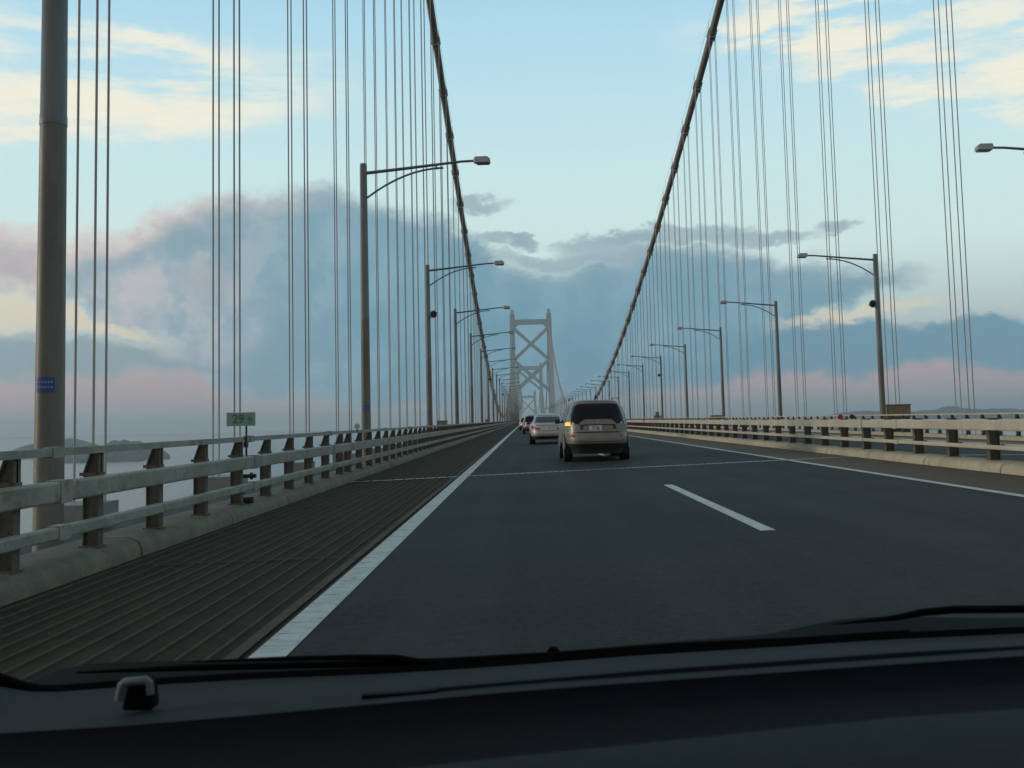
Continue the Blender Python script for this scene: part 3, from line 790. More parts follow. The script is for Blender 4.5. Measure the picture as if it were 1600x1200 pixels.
# ------------------------------------------------------------------ vehicles
def interp(tab, z):
    for (z0, v0), (z1, v1) in zip(tab, tab[1:]):
        if z <= z1:
            f = max(0, (z - z0) / (z1 - z0)); f = f * f * (3 - 2 * f) if False else f
            return v0 + (v1 - v0) * f
    return tab[-1][1]
class Body:
    """a car body as a stack of rounded outlines: hw, rear y, front y by height"""
    def __init__(s, hw, yr, yf, n=6.0): s.hw = hw; s.yr = yr; s.yf = yf; s.n = n
    def rear(s, x, z, off=0):
        a = interp(s.hw, z); r = interp(s.yr, z); f = interp(s.yf, z); q = min(.999, abs(x) / a)
        yc = (r + f) / 2; return yc - (f - r) / 2 * (1 - q ** s.n) ** (1 / s.n) - off
    def side(s, y, z, off=0):
        a = interp(s.hw, z); r = interp(s.yr, z); f = interp(s.yf, z); yc = (r + f) / 2; q = min(.999, abs(y - yc) / ((f - r) / 2))
        return a * (1 - q ** s.n) ** (1 / s.n) + off
    def mesh(s, zs, m, name, parent, nseg=64):
        mb = MB(); vs = []
        for z in zs:
            a = interp(s.hw, z); r = interp(s.yr, z); f = interp(s.yf, z)
            for k in range(nseg):
                th = 2 * math.pi * k / nseg; c, sn = math.cos(th), math.sin(th)
                e = 2 / s.n
                vs.append((a * math.copysign(abs(c) ** e, c), (r + f) / 2 + (f - r) / 2 * math.copysign(abs(sn) ** e, sn), z))
        n = nseg; K_ = len(zs)
        fs = [(i * n + k, i * n + (k + 1) % n, (i + 1) * n + (k + 1) % n, (i + 1) * n + k) for i in range(K_ - 1) for k in range(n)]
        fs += [tuple(range(n - 1, -1, -1)), tuple(range((K_ - 1) * n, K_ * n))]
        mb.add(vs, fs)
        return mb.build(name, m, parent, smooth=True)
    def rpatch(s, rows, m, name, parent, off=.006, nx=10, thick=.02):
        """rows of (z, xl, xr) on the rear face"""
        rr = []
        for (z0, l0, r0), (z1, l1, r1) in zip(rows, rows[1:]):
            k = max(1, int(abs(z1 - z0) / .05))
            for i in range(k): f = i / k; rr.append((z0 + (z1 - z0) * f, l0 + (l1 - l0) * f, r0 + (r1 - r0) * f))
        rr.append(rows[-1])
        return s._grid(rr, lambda u, z, o: (u, s.rear(u, z, o), z), m, name, parent, off, nx, thick)
    def spatch(s, rows, sgn, m, name, parent, off=.006, nx=10, thick=.02):
        rr = []
        for (z0, l0, r0), (z1, l1, r1) in zip(rows, rows[1:]):
            k = max(1, int(abs(z1 - z0) / .05))
            for i in range(k): f = i / k; rr.append((z0 + (z1 - z0) * f, l0 + (l1 - l0) * f, r0 + (r1 - r0) * f))
        rr.append(rows[-1])
        return s._grid(rr, lambda u, z, o: (sgn * s.side(u, z, o), u, z), m, name, parent, off, nx, thick)
    def _grid(s, rr, fn, m, name, parent, off, nx, thick):
        mb = MB(); nz = len(rr)
        for o in (off, off - thick):
            for z, l, r in rr:
                for i in range(nx + 1): mb.v.append(tuple(fn(l + (r - l) * i / nx, z, o)))
        w1 = nx + 1; N = nz * w1
        for j in range(nz - 1):
            for i in range(nx):
                a = j * w1 + i; mb.f.append((a, a + 1, a + w1 + 1, a + w1))
        bd = [i for i in range(nx)] + [j * w1 + nx for j in range(nz - 1)] + [(nz - 1) * w1 + nx - i for i in range(nx)] + [(nz - 1 - j) * w1 for j in range(nz - 1)]
        for k in range(len(bd)):
            a, b = bd[k], bd[(k + 1) % len(bd)]; mb.f.append((a, a + N, b + N, b))
        return mb.build(name, m, parent, smooth=True)
def paint(name, c, rough=.35, metal=.5):
    rough += .1; m, t, p = mat(name, c, rough, metal, .4, coat=.15)
    co = t.new('ShaderNodeTexCoord').outputs['Object']
    n = t.noise(co, 3.5, 6, .6); f = t.step(n, .35, .75)
    t.put(p.inputs['Base Color'], t.mix(t.m('MULTIPLY', f, .35), tuple(c), tuple(x * .72 for x in c)))
    t.put(p.inputs['Roughness'], t.m('ADD', t.m('MULTIPLY', n, .25), rough - .1))
    return m
M['p_beige'] = paint('beige_car_paint', (.19, .20, .185), .38, .4)
M['p_silver'] = paint('silver_car_paint', (.46, .47, .48), .35, .4)
M['p_dark'] = paint('mauve_car_paint', (.36, .33, .36), .4, .35)
M['p_white'] = paint('white_car_paint', (.62, .63, .62), .4, .0)
M['glass'] = mat('car_glass', (.004, .006, .007), .08, 0, .22)[0]
M['glass_s'] = mat('car_glass_pale', (.045, .065, .065), .12, 0, .6)[0]
M['tail'] = mat('tail_light_red', (.28, .015, .01), .25, 0, .5)[0]
M['amber'] = mat('indicator_lit', (.9, .35, .03), .3, 0, .5, (1.0, .36, .03), 1.7)[0]
M['clear_d'] = mat('clear_lamp_smoked', (.16, .15, .14), .2, 0, .6)[0]
M['clear'] = mat('clear_lamp', (.5, .52, .52), .2, 0, .6)[0]
M['plate'] = mat('number_plate', (.62, .66, .64), .5)[0]
M['plate_txt'] = mat('plate_lettering', (.03, .09, .07), .5)[0]
M['bump'] = mat('bumper_plastic', (.018, .018, .018), .75)[0]
M['chrome'] = mat('rim_alloy', (.35, .35, .35), .3, .8)[0]
def wheel(parent, x, y, r, w_):
    sgn = 1 if x > 0 else -1
    mb = MB(); mb.smooth = True
    mb.path([(x - w_ / 2, y, r), (x - w_ / 2 + .025, y, r), (x + w_ / 2 - .025, y, r), (x + w_ / 2, y, r)], [r - .03, r, r, r - .03], 32, up=Vector((0, 0, 1)))
    wh = mb.build('wheel', M['black'], parent)
    mb = MB(); mb.smooth = True; xo = x + sgn * w_ / 2
    mb.path([(xo + sgn * .004, y, r), (xo + sgn * .012, y, r)], r * .66, 24)
    mb.build('rim', M['chrome'], wh)
def mirrors(t, b, z, y, m, hw, k=.62):
    for s in (-1, 1):
        mb = MB(); mb.smooth = True
        mb.box(*sorted((s * (hw + .03), s * (hw + .17))), y - .04, y + .06, z - .07, z + .06)
        mb.box(*sorted((s * (hw - .06), s * (hw + .05))), y, y + .05, z - .05, z - .01)
        mb.build('wing_mirror', m, t, bevel=.025, smooth=False)

def make_suv(name, label, loc, rz, paint_m, plate_text=None, blink=False, hwid=.90, H=1.66, detail=True):
    t = thing(name, label, 'car', loc, rz); k = H / 1.66; q = hwid / .90
    # origin on the ground at the rear bumper
    hw = [(0, .76 * q), (.30, .80 * q), (.42, .875 * q), (.62, .90 * q), (.92, .895 * q), (1.02 * k, .875 * q), (1.20 * k, .83 * q), (1.44 * k, .745 * q), (1.54 * k, .68 * q), (1.60 * k, .60 * q), (1.64 * k, .48 * q), (1.662 * k, .30 * q)]
    yr = [(0, .22), (.30, .12), (.42, .02), (.50, .0), (.60, .0), (.66, .015), (.72, .055), (.90, .075), (1.02 * k, .10), (1.25 * k, .20), (1.48 * k, .30), (1.57 * k, .31), (1.62 * k, .40), (1.65 * k, .62), (1.662 * k, 1.1)]
    yf = [(0, 4.40), (.30, 4.55), (.45, 4.62), (.70, 4.58), (.90, 4.45), (.99, 3.75), (1.04 * k, 3.45), (1.25 * k, 3.1), (1.48 * k, 2.65), (1.57 * k, 2.45), (1.62 * k, 2.25), (1.65 * k, 1.95), (1.662 * k, 1.5)]
    b = Body(hw, yr, yf, 5.0)
    zs = [.46, .50, .56, .62, .68, .74, .82, .90, .95, .99, 1.04, 1.10, 1.18, 1.26, 1.34, 1.42, 1.48, 1.53, 1.57, 1.60, 1.62, 1.638, 1.65, 1.662]
    zs = [z if z < 1.0 else z * k for z in zs]
    b.mesh(zs, paint_m, 'body', t)
    b2 = Body([(a, c - .02) for a, c in hw], [(a, c + .03) for a, c in yr], [(a, c - .03) for a, c in yf], 5.0)
    b2.mesh([.19, .24, .30, .36, .42, .47], M['bump'], 'lower_bumper', t)
    r = .335
    for x in (-.77 * q, .77 * q):
        wheel(t, x, .93, r, .225); wheel(t, x, 3.60, r, .225)
    # wheel arch flares
    for s in (-1, 1):
        for yc in (.93, 3.60):
            mb = MB(); mb.smooth = True
            pts = [(s * .880 * q, yc + .405 * math.cos(a), .335 + .405 * math.sin(a)) for a in [math.pi * i / 12 for i in range(13)]]
            mb.path(pts, .024, 8); mb.build('wheel_arch', paint_m, t)
            mb = MB(); mb.extr_x([(yc + .39 * math.cos(math.pi * 2 * i / 24), .335 + .39 * math.sin(math.pi * 2 * i / 24)) for i in range(24)], *sorted((s * .70 * q, s * (.893 * q))))
            mb.build('wheel_well', M['black'], t)
    # rear window with the trapezoid bite of the tailgate panel
    kk = k
    b.rpatch([(1.03 * kk, -.775 * q, .775 * q), (1.12 * kk, -.765 * q, .765 * q), (1.30 * kk, -.715 * q, .715 * q), (1.42 * kk, -.665 * q, .665 * q), (1.48 * kk, -.625 * q, .625 * q), (1.52 * kk, -.56 * q, .56 * q), (1.54 * kk, -.44 * q, .44 * q)], M['glass'], 'rear_window', t, nx=24)
    if detail:
        for s in (-1, 1):
            rows = [(.965, .42, .795), (1.03, .36, .79)]
            rows = [(z, min(s * a, s * c), max(s * a, s * c)) for z, a, c in rows]
            b.rpatch(rows, M['glass'], 'lamp_cluster', t, off=.008, nx=8)
        b.rpatch([(.955, -.50, .50), (1.00, -.46, .46), (1.07, -.36, .36), (1.085, -.30, .30)], paint_m, 'tailgate_panel', t, off=.035, nx=12, thick=.04)
        b.rpatch([(.93, -.40, .40), (.95, -.37, .37)], M['dark'], 'tailgate_recess', t, off=.004, nx=8, thick=.01)
        for s in (-1, 1):
            l_, r_ = sorted((s * .37, s * .45))
            b.rpatch([(.83, l_ + .05 * (s > 0), r_ + .05 * (s > 0)), (.935, l_ - 0 * s, r_)], M['dark'], 'tailgate_recess', t, off=.004, nx=3, thick=.01)
        mb = MB(); mb.extr_y([(0, 1.03), (.012, 1.012), (0, .994), (-.012, 1.012)], -.002, .004)
        for a in (0, 120, 240):
            pass
        em = MB()
        for a in (90, 210, 330):
            ca, sa = math.cos(R(a)), math.sin(R(a)); px_, pz_ = -sa, ca
            L_ = .036
            em.extr_y([(0, 1.022), (ca * L_ / 2 + px_ * .010, 1.022 + sa * L_ / 2 + pz_ * .010), (ca * L_, 1.022 + sa * L_), (ca * L_ / 2 - px_ * .010, 1.022 + sa * L_ / 2 - pz_ * .010)][::-1], b.rear(0, 1.02) - .043, b.rear(0, 1.02) - .034)
        em.build('badge', M['clear'], t)
        # lamps
        for s in (-1, 1):
            def rows(z0, z1, a, c): return [(z0, *sorted((s * a, s * c))), (z1, *sorted((s * a, s * c)))]
            b.rpatch(rows(.93, 1.02, .70, .815), M['amber'] if (blink and s < 0) else M['clear_d'], 'indicator', t, off=.014, nx=4)
            b.rpatch(rows(.965, 1.005, .60, .655), M['clear'], 'reversing_lamp', t, off=.014, nx=4)
            b.rpatch(rows(1.12, 1.21, .752, .790), M['clear'], 'side_lamp', t, off=.012, nx=3)
            b.rpatch(rows(.625, .70, .60, .795), M['tail'], 'bumper_reflector', t, off=.010, nx=6)
        # plate
        yp = b.rear(0, .86) - .010
        MB().box(-.165 - .06, .165 - .06, yp - .006, yp + .02, .795, .925).build('number_plate', M['plate'], t)
        if plate_text:
            text_mesh(plate_text, .092, 'plate_number', M['plate_txt'], t, (-.045, yp - .009, .845), sx=.9)
            MB().box(-.15, .02, yp - .009, yp - .0065, .898, .912).build('plate_lettering', M['plate_txt'], t)
        b.rpatch([(.735, -.62, .62), (.765, -.64, .64)], M['dark'], 'tailgate_gap', t, off=.003, nx=14, thick=.01)
        b.rpatch([(.50, -.70, .70), (.515, -.72, .72)], M['dark'], 'bumper_crease', t, off=.003, nx=14, thick=.01)
        # wiper, antenna, exhaust
        mb = MB(); mb.smooth = True
        mb.path([(0, b.rear(0, 1.13) - .02, 1.12), (.2, b.rear(.2, 1.16) - .02, 1.155), (.42, b.rear(.42, 1.17) - .02, 1.165)], .009, 6); mb.build('rear_wiper', M['black'], t)
        mb = MB(); mb.smooth = True; mb.path([(0.0, .62, 1.65), (0, .64, 1.675), (0, .56, 1.74)], [.035, .02, .006], 8); mb.build('antenna', M['black'], t)
        for s in (-1, 1):
            mb = MB(); mb.smooth = True; mb.path([(s * .60, .75, 1.60), (s * .60, .80, 1.655), (s * .61, 2.2, 1.665), (s * .60, 2.3, 1.61)], .016, 8); mb.build('roof_rail', M['chrome'], t)
    else:
        for s in (-1, 1):
            def rows(z0, z1, a, c): return [(z0, *sorted((s * a, s * c))), (z1, *sorted((s * a, s * c)))]
            b.rpatch(rows(.72, 1.06, .70 * q, .80 * q), M['tail'], 'tail_light', t, off=.012, nx=4)
            b.rpatch(rows(.5, .56, .5 * q, .78 * q), M['tail'], 'bumper_reflector', t, off=.012, nx=4)
        yp = b.rear(0, .8)
        MB().box(-.165, .165, yp - .016, yp + .01, .74, .90).build('number_plate', M['plate'], t)
    # side glass
    for s in (-1, 1):
        b.spatch([(1.03 * kk, .62, 1.50), (1.2 * kk, .62, 1.50), (1.42 * kk, .66, 1.50), (1.50 * kk, .75, 1.50)], s, M['glass'], 'side_window', t, off=.008, nx=8)
        b.spatch([(1.03 * kk, 1.56, 2.50), (1.30 * kk, 1.56, 2.45), (1.50 * kk, 1.56, 2.25)], s, M['glass'], 'side_window', t, off=.008, nx=8)
        b.spatch([(1.04 * kk, 2.56, 3.25), (1.25 * kk, 2.52, 3.0), (1.46 * kk, 2.45, 2.55)], s, M['glass'], 'side_window', t, off=.008, nx=8)
    mirrors(t, b, 1.08 * kk, 2.95, M['dark'], .86 * q)
    return t
def gnd(y): return 0
p28 = at(937, 700, 26.9)
make_suv('family_car', 'beige tall wagon with its left indicator lit, straddling the lanes just ahead', (p28.x - .05, 26.6, zr(2.0)), R(0.6), M['p_beige'], '51-83', True, .865, 1.61)
p_ = at(838, 652, 88)
make_suv('family_car', 'dark-windowed mauve wagon half hidden behind the silver saloon', (.62, 84, zr(.9)), 0, M['p_dark'], None, False, .86, 1.52, detail=False)
make_suv('family_car', 'farthest small pale wagon touching the left line ahead of the others', (.12, 118, zr(.3)), 0, M['p_white'], None, False, .84, 1.5, detail=False)

def make_sedan(label, loc, rz):
    t = thing('saloon_car', label, 'car', loc, rz)
    hw = [(0, .74), (.28, .80), (.45, .845), (.70, .85), (.86, .83), (.93, .79), (.97, .73), (1.10, .68), (1.28, .61), (1.36, .56), (1.395, .48), (1.41, .3)]
    yr = [(0, .22), (.28, .08), (.42, .0), (.60, .0), (.66, .05), (.88, .07), (.93, .11), (.955, .75), (1.10, 1.0), (1.28, 1.35), (1.36, 1.55), (1.395, 1.75), (1.41, 2.0)]
    yf = [(0, 4.2), (.28, 4.4), (.55, 4.42), (.75, 4.3), (.88, 3.6), (.955, 3.25), (1.10, 3.0), (1.28, 2.65), (1.36, 2.45), (1.395, 2.3), (1.41, 2.15)]
    b = Body(hw, yr, yf, 5.0)
    b.mesh([.36, .42, .5, .58, .64, .70, .78, .85, .89, .92, .935, .955, .97, 1.03, 1.10, 1.19, 1.28, 1.33, 1.36, 1.38, 1.395, 1.41], M['p_silver'], 'body', t)
    b2 = Body([(a, c - .03) for a, c in hw], [(a, c + .05) for a, c in yr], [(a, c - .05) for a, c in yf], 5.0)
    b2.mesh([.20, .26, .32, .37], M['bump'], 'lower_bumper', t)
    for x in (-.70, .70): wheel(t, x, .98, .30, .19); wheel(t, x, 3.55, .30, .19)
    for s in (-1, 1):
        for yc in (.98, 3.55):
            mb = MB(); mb.extr_x([(yc + .36 * math.cos(math.pi * 2 * i / 24), .31 + .36 * math.sin(math.pi * 2 * i / 24)) for i in range(24)], *sorted((s * .6, s * .846)))
            mb.build('wheel_well', M['black'], t)
    b.rpatch([(.985, -.66, .66), (1.10, -.625, .625), (1.24, -.565, .565), (1.335, -.50, .50)], M['glass_s'], 'rear_window', t, off=.008, nx=20)
    for s in (-1, 1):
        r_ = lambda z, a, c: (z, *sorted((s * a, s * c)))
        b.rpatch([r_(.66, .38, .78), r_(.745, .40, .80), r_(.75, .58, .80), r_(.855, .66, .79)], M['tail'], 'tail_light', t, off=.012, nx=8)
        b.spatch([(1.0, 1.25, 2.0), (1.12, 1.35, 2.0), (1.28, 1.7, 2.0)], s, M['glass'], 'side_window', t, off=.008)
        b.spatch([(1.0, 2.06, 2.95), (1.15, 2.06, 2.8), (1.28, 2.06, 2.5)], s, M['glass'], 'side_window', t, off=.008)
        MB().box(*sorted((s * .32, s * .60)), 1.62, 1.70, 1.0, 1.24).build('headrest', M['dark'], t, bevel=.03)
    b.rpatch([(.845, -.60, .60), (.86, -.60, .60)], M['dark'], 'boot_gap', t, off=.003, nx=12, thick=.01)
    b.rpatch([(.60, -.76, .76), (.615, -.76, .76)], M['dark'], 'bumper_gap', t, off=.003, nx=12, thick=.01)
    yp = b.rear(0, .72)
    MB().box(-.165, .165, yp - .018, yp, .66, .815).build('number_plate', M['plate'], t)
    text_mesh('11', .10, 'plate_number', M['plate_txt'], t, (.05, yp - .021, .73))
    mirrors(t, b, .98, 2.85, M['dark'], .80)
    return t
ps = at(857, 690, 49)
make_sedan('silver saloon with red tail lights, in the left lane beyond the beige wagon', (ps.x - .02, 47.5, zr(1.0)), R(.3))

# ------------------------------------------------------------------ sea and islands
ZS = -85.0
m, t, p = mat('sea_water', (.02, .038, .042), .22, 0, .5)
co = t.new('ShaderNodeTexCoord').outputs['Object']
n1 = t.noise(co, .045, 8, .65); n2 = t.noise(co, .004, 4, .5)
bn = t.new('ShaderNodeBump'); bn.inputs['Strength'].default_value = .6; bn.inputs['Distance'].default_value = 2.0
t.put(bn.inputs['Height'], t.m('ADD', n1, t.m('MULTIPLY', n2, .5))); t.l.new(bn.outputs[0], p.inputs['Normal'])
mb = MB()
ring = [40, 200, 700, 2000, 5000, 10000, 17500]; n = 96
vs = [(0, 0, ZS)]
for r in ring: vs += [(r * math.cos(2 * math.pi * k / n), r * math.sin(2 * math.pi * k / n), ZS - 0 * r) for k in range(n)]
fs = [(0, 1 + k, 1 + (k + 1) % n) for k in range(n)]
for i in range(len(ring) - 1):
    fs += [(1 + i * n + k, 1 + (i + 1) * n + k, 1 + (i + 1) * n + (k + 1) % n, 1 + i * n + (k + 1) % n) for k in range(n)]
mb.add(vs, fs)
struct(mb.build('sea', m))

m_hill = worn('hill_forest', (.018, .034, .034), (.034, .052, .048), (.06, .07, .06), -.06, .9, scale=.02)
m_rock = m_hill
from mathutils import noise as mnoise
def land(name, sil, y0, depth, mtl, base=ZS):
    """an island whose ridge follows a list of (pixel x, pixel y), standing at distance y0"""
    pts = [at(a, b, y0) for a, b in sil]
    mb = MB(); nx, ny = 90, 14
    x0, x1 = pts[0].x, pts[-1].x; vs = []
    for j in range(ny + 1):
        g = j / ny
        for i in range(nx + 1):
            x = x0 + (x1 - x0) * i / nx
            for a, b in zip(pts, pts[1:]):
                if a.x <= x <= b.x + 1e-6: break
            f = (x - a.x) / max(1e-6, b.x - a.x); h = max(0, a.z + (b.z - a.z) * f - base)
            prof = math.sin(math.pi * g) ** .8 if 0 < g < 1 else 0
            nn = mnoise.fractal(Vector((x * 9 / (x1 - x0) , g * 3, y0 * .01)), 1.0, 2.0, 5)
            hh = h * prof * (1 + .16 * nn) if prof > 0 else 0
            yy = y0 + depth * (g - .5) * (1 + .3 * math.sin(6 * i / nx + 1))
            vs.append((x * (yy / y0), yy, base - 3 + hh + (3 if prof else 0)))
    w1 = nx + 1
    mb.add(vs, [(j * w1 + i, j * w1 + i + 1, (j + 1) * w1 + i + 1, (j + 1) * w1 + i) for j in range(ny) for i in range(nx)])
    o = mb.build(name, mtl, smooth=True); o['kind'] = 'structure'; return o
land('island', [(-260, 720), (-120, 700), (-40, 706), (8, 709), (30, 700), (60, 692), (95, 687), (112, 685), (132, 689), (150, 694), (175, 703), (200, 716)], 3400, 500, m_hill)
land('island', [(128, 716), (150, 700), (170, 690), (192, 687), (212, 690), (232, 694), (250, 700), (262, 708), (266, 712)], 3000, 350, m_hill)
land('island', [(90, 716), (130, 706), (180, 702), (215, 706), (225, 717)], 2800, 220, m_hill)
land('hills', [(1290, 649), (1318, 645), (1340, 643), (1352, 641), (1368, 643), (1390, 644), (1420, 645), (1450, 642), (1470, 637), (1490, 634), (1500, 635), (1520, 639), (1545, 637), (1575, 636), (1600, 637), (1650, 632), (1720, 636), (1850, 640)], 5200, 900, m_hill)
land('hills', [(700, 663), (760, 661), (810, 658), (900, 656), (1000, 656), (1100, 654), (1200, 652), (1290, 650), (1320, 651)], 12000, 1600, m_hill)
land('hills', [(-500, 700), (-200, 694), (0, 690), (200, 684), (330, 682), (420, 677), (520, 674), (700, 668)], 12500, 1500, m_hill)
# a boat with its foam far below on the left
bp = at(172, 834, 190); 
def sea_at(px, py):
    d = ray(px, py); k = (ZS - EYE) / d.z; return Vector((0, 0, EYE)) + d * k
q = sea_at(205, 831)
foam = mat('foam', (.75, .8, .82), .7)[0]
t = thing('work_boat', 'small dark boat with white foam beside it far below the left rail', 'boat', (q.x, q.y, ZS), R(100))
mb = MB(); mb.extr_y([(-2.2, .1), (-1.6, -.3), (1.6, -.3), (2.2, .1), (2.2, 1.4), (-2.2, 1.4)], -8, 6); mb.add([(-2.2, 6, 1.4), (2.2, 6, 1.4), (0, 11, 2.0), (0, 9, -.2)], [(0, 2, 1), (0, 3, 2), (1, 2, 3)]); mb.build('hull', M['dark'], t)
MB().box(-1.5, 1.5, -5, 0, 1.401, 4.0).build('cabin', M['white'], t)
mb = MB(); 
vs = []
for i in range(24):
    f = i / 23; wv = 1.5 + 4.5 * f + 1.1 * math.sin(i * 2.7); xx = 1.5 * math.sin(i * .9)
    vs += [(xx - wv, -9 - 46 * f, .12), (xx + wv, -9 - 46 * f, .12)]
mb.add(vs, [(2 * i, 2 * i + 1, 2 * i + 3, 2 * i + 2) for i in range(23)]); mb.build('wake', foam, t)

# ------------------------------------------------------------------ inside of our own car
M['dash'] = worn('dashboard_soft_plastic', (.015, .0215, .024), (.019, .0265, .029), None, 0, .75, scale=55, spec=.12, bump=.35)
M['dash_pad'] = worn('dashboard_pad_plastic', (.017, .025, .028), (.022, .031, .034), None, 0, .8, scale=55, spec=.08, bump=.35)
M['dash_dark'] = worn('dashboard_shaded_plastic', (.0016, .0022, .0024), (.0024, .0032, .0035), None, 0, .85, scale=30, spec=.06, bump=.05)  # dark plastic, with the upright face's shade put into its colour
M['cowl'] = mat('wiper_black', (.002, .002, .0022), .8, 0, .08)[0]
M['cowl2'] = mat('cowl_panel', (.0035, .0045, .005), .85, 0, .05)[0]
car = thing('own_car', 'dark dashboard, cowl and wipers of the car the picture is taken from', 'car', (0, 0, 0))
# the cabin round the camera: roof, rear bulkhead with the seat backs, and the floor; out of view, added to shade the dashboard
MB().box(-.36, 1.24, -1.7, .20, 1.44, 1.50).build('roof', M['cowl2'], car, bevel=.03)
MB().box(-.30, 1.18, -1.75, -1.6, .55, 1.44).build('rear_bulkhead', M['cowl2'], car)
MB().box(-.30, 1.18, -1.6, .95, .30, .36).build('floor', M['cowl2'], car)
for xs_ in (-.05, .85):
    MB().box(xs_ - .24, xs_ + .24, -.62, -.48, .50, 1.10).build('seat_back', M['cowl2'], car, bevel=.05)
def curve_pts(pts, Y, xs):
    out = []
    for x in xs:
        for a, b in zip(pts, pts[1:]):
            if x <= b[0]: break
        f = (x - a[0]) / (b[0] - a[0]); ff = f
        out.append(at(x, a[1] + (b[1] - a[1]) * ff, Y))
    return out
XS = [-450 + 45 * i for i in range(56)]
def loft(rows, m_, name, smooth=True):
    """rows: (polyline, distance)"""
    mb = MB(); R_ = [curve_pts(p, Y, XS) for p, Y in rows]; n = len(XS)
    mb.add([v for r in R_ for v in r], [(j * n + i, (j + 1) * n + i, (j + 1) * n + i + 1, j * n + i + 1) for j in range(len(R_) - 1) for i in range(n - 1)])
    return mb.build(name, m_, car, smooth=smooth)
def sh(p, d): return [(a, b + d) for a, b in p]
L_base = [(-450, 1100), (-60, 1046), (0, 1062), (60, 1072), (110, 1069), (200, 1062), (400, 1050), (600, 1042), (700, 1036), (800, 1029), (1000, 1013), (1200, 1001), (1300, 994), (1400, 988), (1600, 979), (2100, 955)]
L_rim = [(-450, 1200), (0, 1146), (200, 1134), (400, 1117), (600, 1099), (800, 1081), (1000, 1066), (1200, 1052), (1400, 1038), (1600, 1025), (2100, 995)]
L_face = [(-450, 1300), (0, 1262), (400, 1228), (650, 1200), (800, 1183), (1000, 1163), (1200, 1142), (1400, 1122), (1600, 1108), (2100, 1066)]
# cowl and seal outside the screen
loft([(sh(L_base, 0), .985), (sh(L_base, 6), .983), (sh(L_base, 12.5), .981)], M['cowl'], 'windscreen_seal')
loft([([(-450, 1080), (-60, 1040), (0, 1060), (55, 1068), (80, 1050), (115, 1040), (160, 1035), (300, 1032), (400, 1030), (500, 1034), (640, 1040), (700, 1035), (800, 1027), (900, 1016), (1000, 1006), (1100, 999), (1200, 991), (1270, 976), (1300, 970), (1340, 965), (1400, 963), (1500, 965), (1600, 966), (2100, 950)], 1.10), (sh(L_base, 3), .99)], M['cowl2'], 'cowl')
loft([(sh(L_base, 11), .962), (sh(L_base, 18), .94), (sh(L_rim, -22), .80), (sh(L_rim, -10), .76), (sh(L_rim, -4), .74), (L_rim, .73)], M['dash'], 'dashboard_top')
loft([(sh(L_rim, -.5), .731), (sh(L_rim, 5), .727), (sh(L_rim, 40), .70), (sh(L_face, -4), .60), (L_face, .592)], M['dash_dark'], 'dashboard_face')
loft([(sh(L_face, -1), .593), (sh(L_face, 4), .58), (sh(L_face, 60), .48), (sh(L_face, 240), .36)], M['dash_pad'], 'dashboard_pad')
# demister slot: a dark groove with a thin light lip under it
L_slot = [(560, 1083.5), (640, 1079), (700, 1073), (800, 1065), (1000, 1048), (1200, 1034), (1400, 1020), (1600, 1009), (2100, 980)]
mb = MB(); xs = sorted([565 + 30 * i for i in range(50)] + [683, 689])
def ribbon(L, wdt, Yd, xs, m_, name, dy=.0):
    a = curve_pts(sh(L, 0), Yd, xs); b = []
    for i, x in enumerate(xs):
        f = min(1, (x - xs[0]) / 150) * wdt if not callable(wdt) else wdt(x)
        b.append(curve_pts(sh(L, f), Yd - .008, [x])[0])
    mb = MB(); n = len(xs)
    dn = Vector((0, 0, -.006))
    mb.add(a + b + [v + dn for v in a] + [v + dn for v in b], [(i, i + n, i + n + 1, i + 1) for i in range(n - 1)] + [(i + n, i + 3 * n, i + 3 * n + 1, i + n + 1) for i in range(n - 1)] + [(i, i + 1, i + 2 * n + 1, i + 2 * n) for i in range(n - 1)])
    return mb.build(name, m_, car, smooth=False)
ribbon(L_slot, lambda x: 3.5 if x < 685 else 10.5, .765, xs, M['cowl'], 'demister_slot')
# wipers, lying on the cowl outside the screen
def blade(pts, radii, name, Yd, m_=None, n=8, squash=1.0):
    mb = MB(); mb.smooth = True; radii = [q * .68 for q in radii]
    mb.path([at(a, b, Yd) for a, b in pts], radii, n, squash=squash); return mb.build(name, m_ or M['cowl'], car)
blade([(300, 1034), (440, 1029.5), (560, 1027), (620, 1027.5), (650, 1033), (700, 1039), (790, 1034)], [.001, .0035, .0042, .0044, .0044, .0042, .002], 'wiper_arm', .995)
blade([(1300, 976), (1400, 965), (1440, 957), (1490, 952.5), (1560, 952), (1700, 950), (1900, 945)], [.0008, .004, .0052, .0056, .0056, .0056, .0056], 'wiper_arm', .99)
blade([(120, 1051), (300, 1043), (560, 1037.5), (700, 1033), (860, 1023), (1060, 1008), (1240, 999), (1420, 986)], [.0015, .0048, .005, .005, .004, .004, .003, .002], 'wiper_blade', 1.0)
blade([(855, 1022), (861, 1014), (867, 1014), (874, 1020)], [.003, .004, .004, .003], 'washer_nozzle', 1.01)
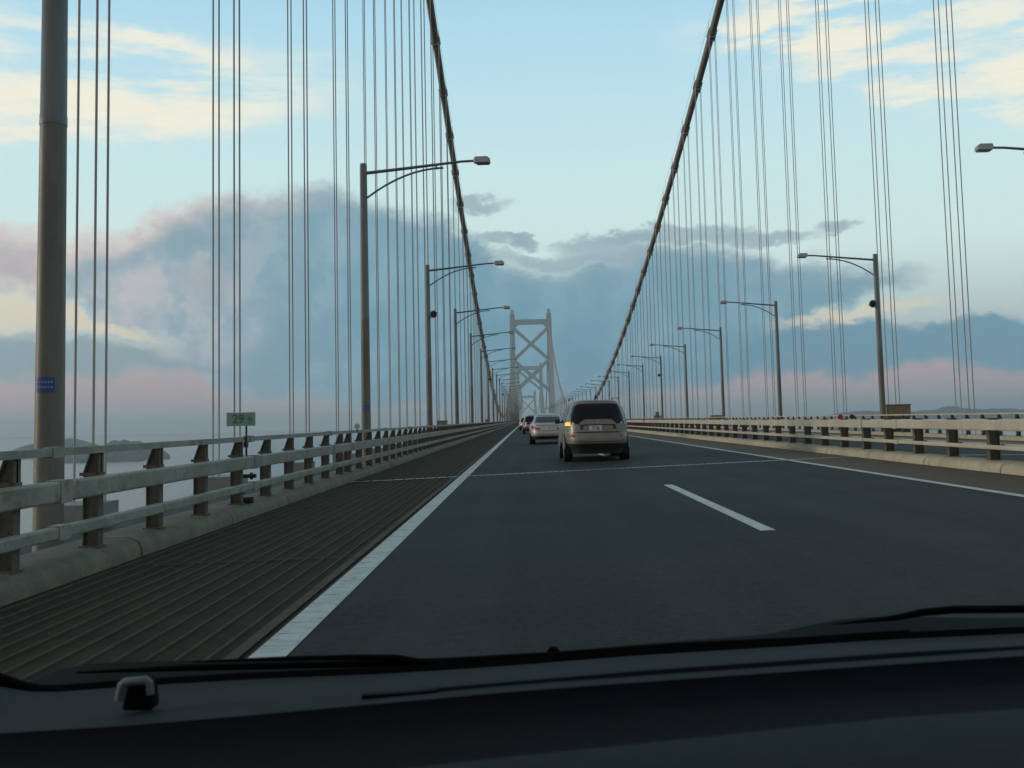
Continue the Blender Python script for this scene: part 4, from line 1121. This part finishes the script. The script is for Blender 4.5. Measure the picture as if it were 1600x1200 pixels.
blade([(-200, 1010), (-80, 1035), (0, 1058), (40, 1072), (90, 1082), (160, 1084)], [.006, .006, .006, .006, .006, .004], 'seal_corner', .98)
# small clip / sensor standing at the foot of the screen
sc_ = at(222, 1082, .80)
mb = MB()
w0, w1 = .0125, .0100
mb.add([(sc_.x - w0, sc_.y - .012, sc_.z - .011), (sc_.x + w0, sc_.y - .012, sc_.z - .011), (sc_.x + w0, sc_.y + .006, sc_.z - .011), (sc_.x - w0, sc_.y + .006, sc_.z - .011),
        (sc_.x - w1, sc_.y - .006, sc_.z + .0105), (sc_.x + w1, sc_.y - .006, sc_.z + .0118), (sc_.x + w1, sc_.y + .006, sc_.z + .0118), (sc_.x - w1, sc_.y + .006, sc_.z + .0105)],
       [(0, 3, 2, 1), (4, 5, 6, 7), (0, 1, 5, 4), (1, 2, 6, 5), (2, 3, 7, 6), (3, 0, 4, 7)])
s_ = mb.build('light_sensor', M['cowl'], car, bevel=.003)
mb = MB(); y_ = sc_.y - .0135
mb.path([(sc_.x - w0 - .0005, y_, sc_.z - .002), (sc_.x - w1 - .0005, y_, sc_.z + .0090), (sc_.x - w1 + .002, y_, sc_.z + .0112), (sc_.x + w1 - .002, y_, sc_.z + .0125), (sc_.x + w1 + .0005, y_, sc_.z + .0105), (sc_.x + w0 - .001, y_, sc_.z + .002)], .0032, 8)
mb.smooth = True
mb.build('sensor_rim', mat('sensor_grey', (.12, .135, .15), .4)[0], s_)

# ------------------------------------------------------------------ the air
mb = MB(); mb.box(-18000, 18000, -18000, 18000, ZS - 5, 125.0)
hz = mb.build('haze', None); hz['kind'] = 'stuff'
hm = bpy.data.materials.new('haze'); hm.use_nodes = True; ht = NT(hm.node_tree); ht.n.clear()
pv = ht.new('ShaderNodeVolumePrincipled'); pv.inputs['Color'].default_value = (.78, .91, 1.0, 1); pv.inputs['Density'].default_value = .00014
pv.inputs['Anisotropy'].default_value = .2
ho = ht.new('ShaderNodeOutputMaterial'); ht.l.new(pv.outputs[0], ho.inputs['Volume']); hz.data.materials.append(hm)
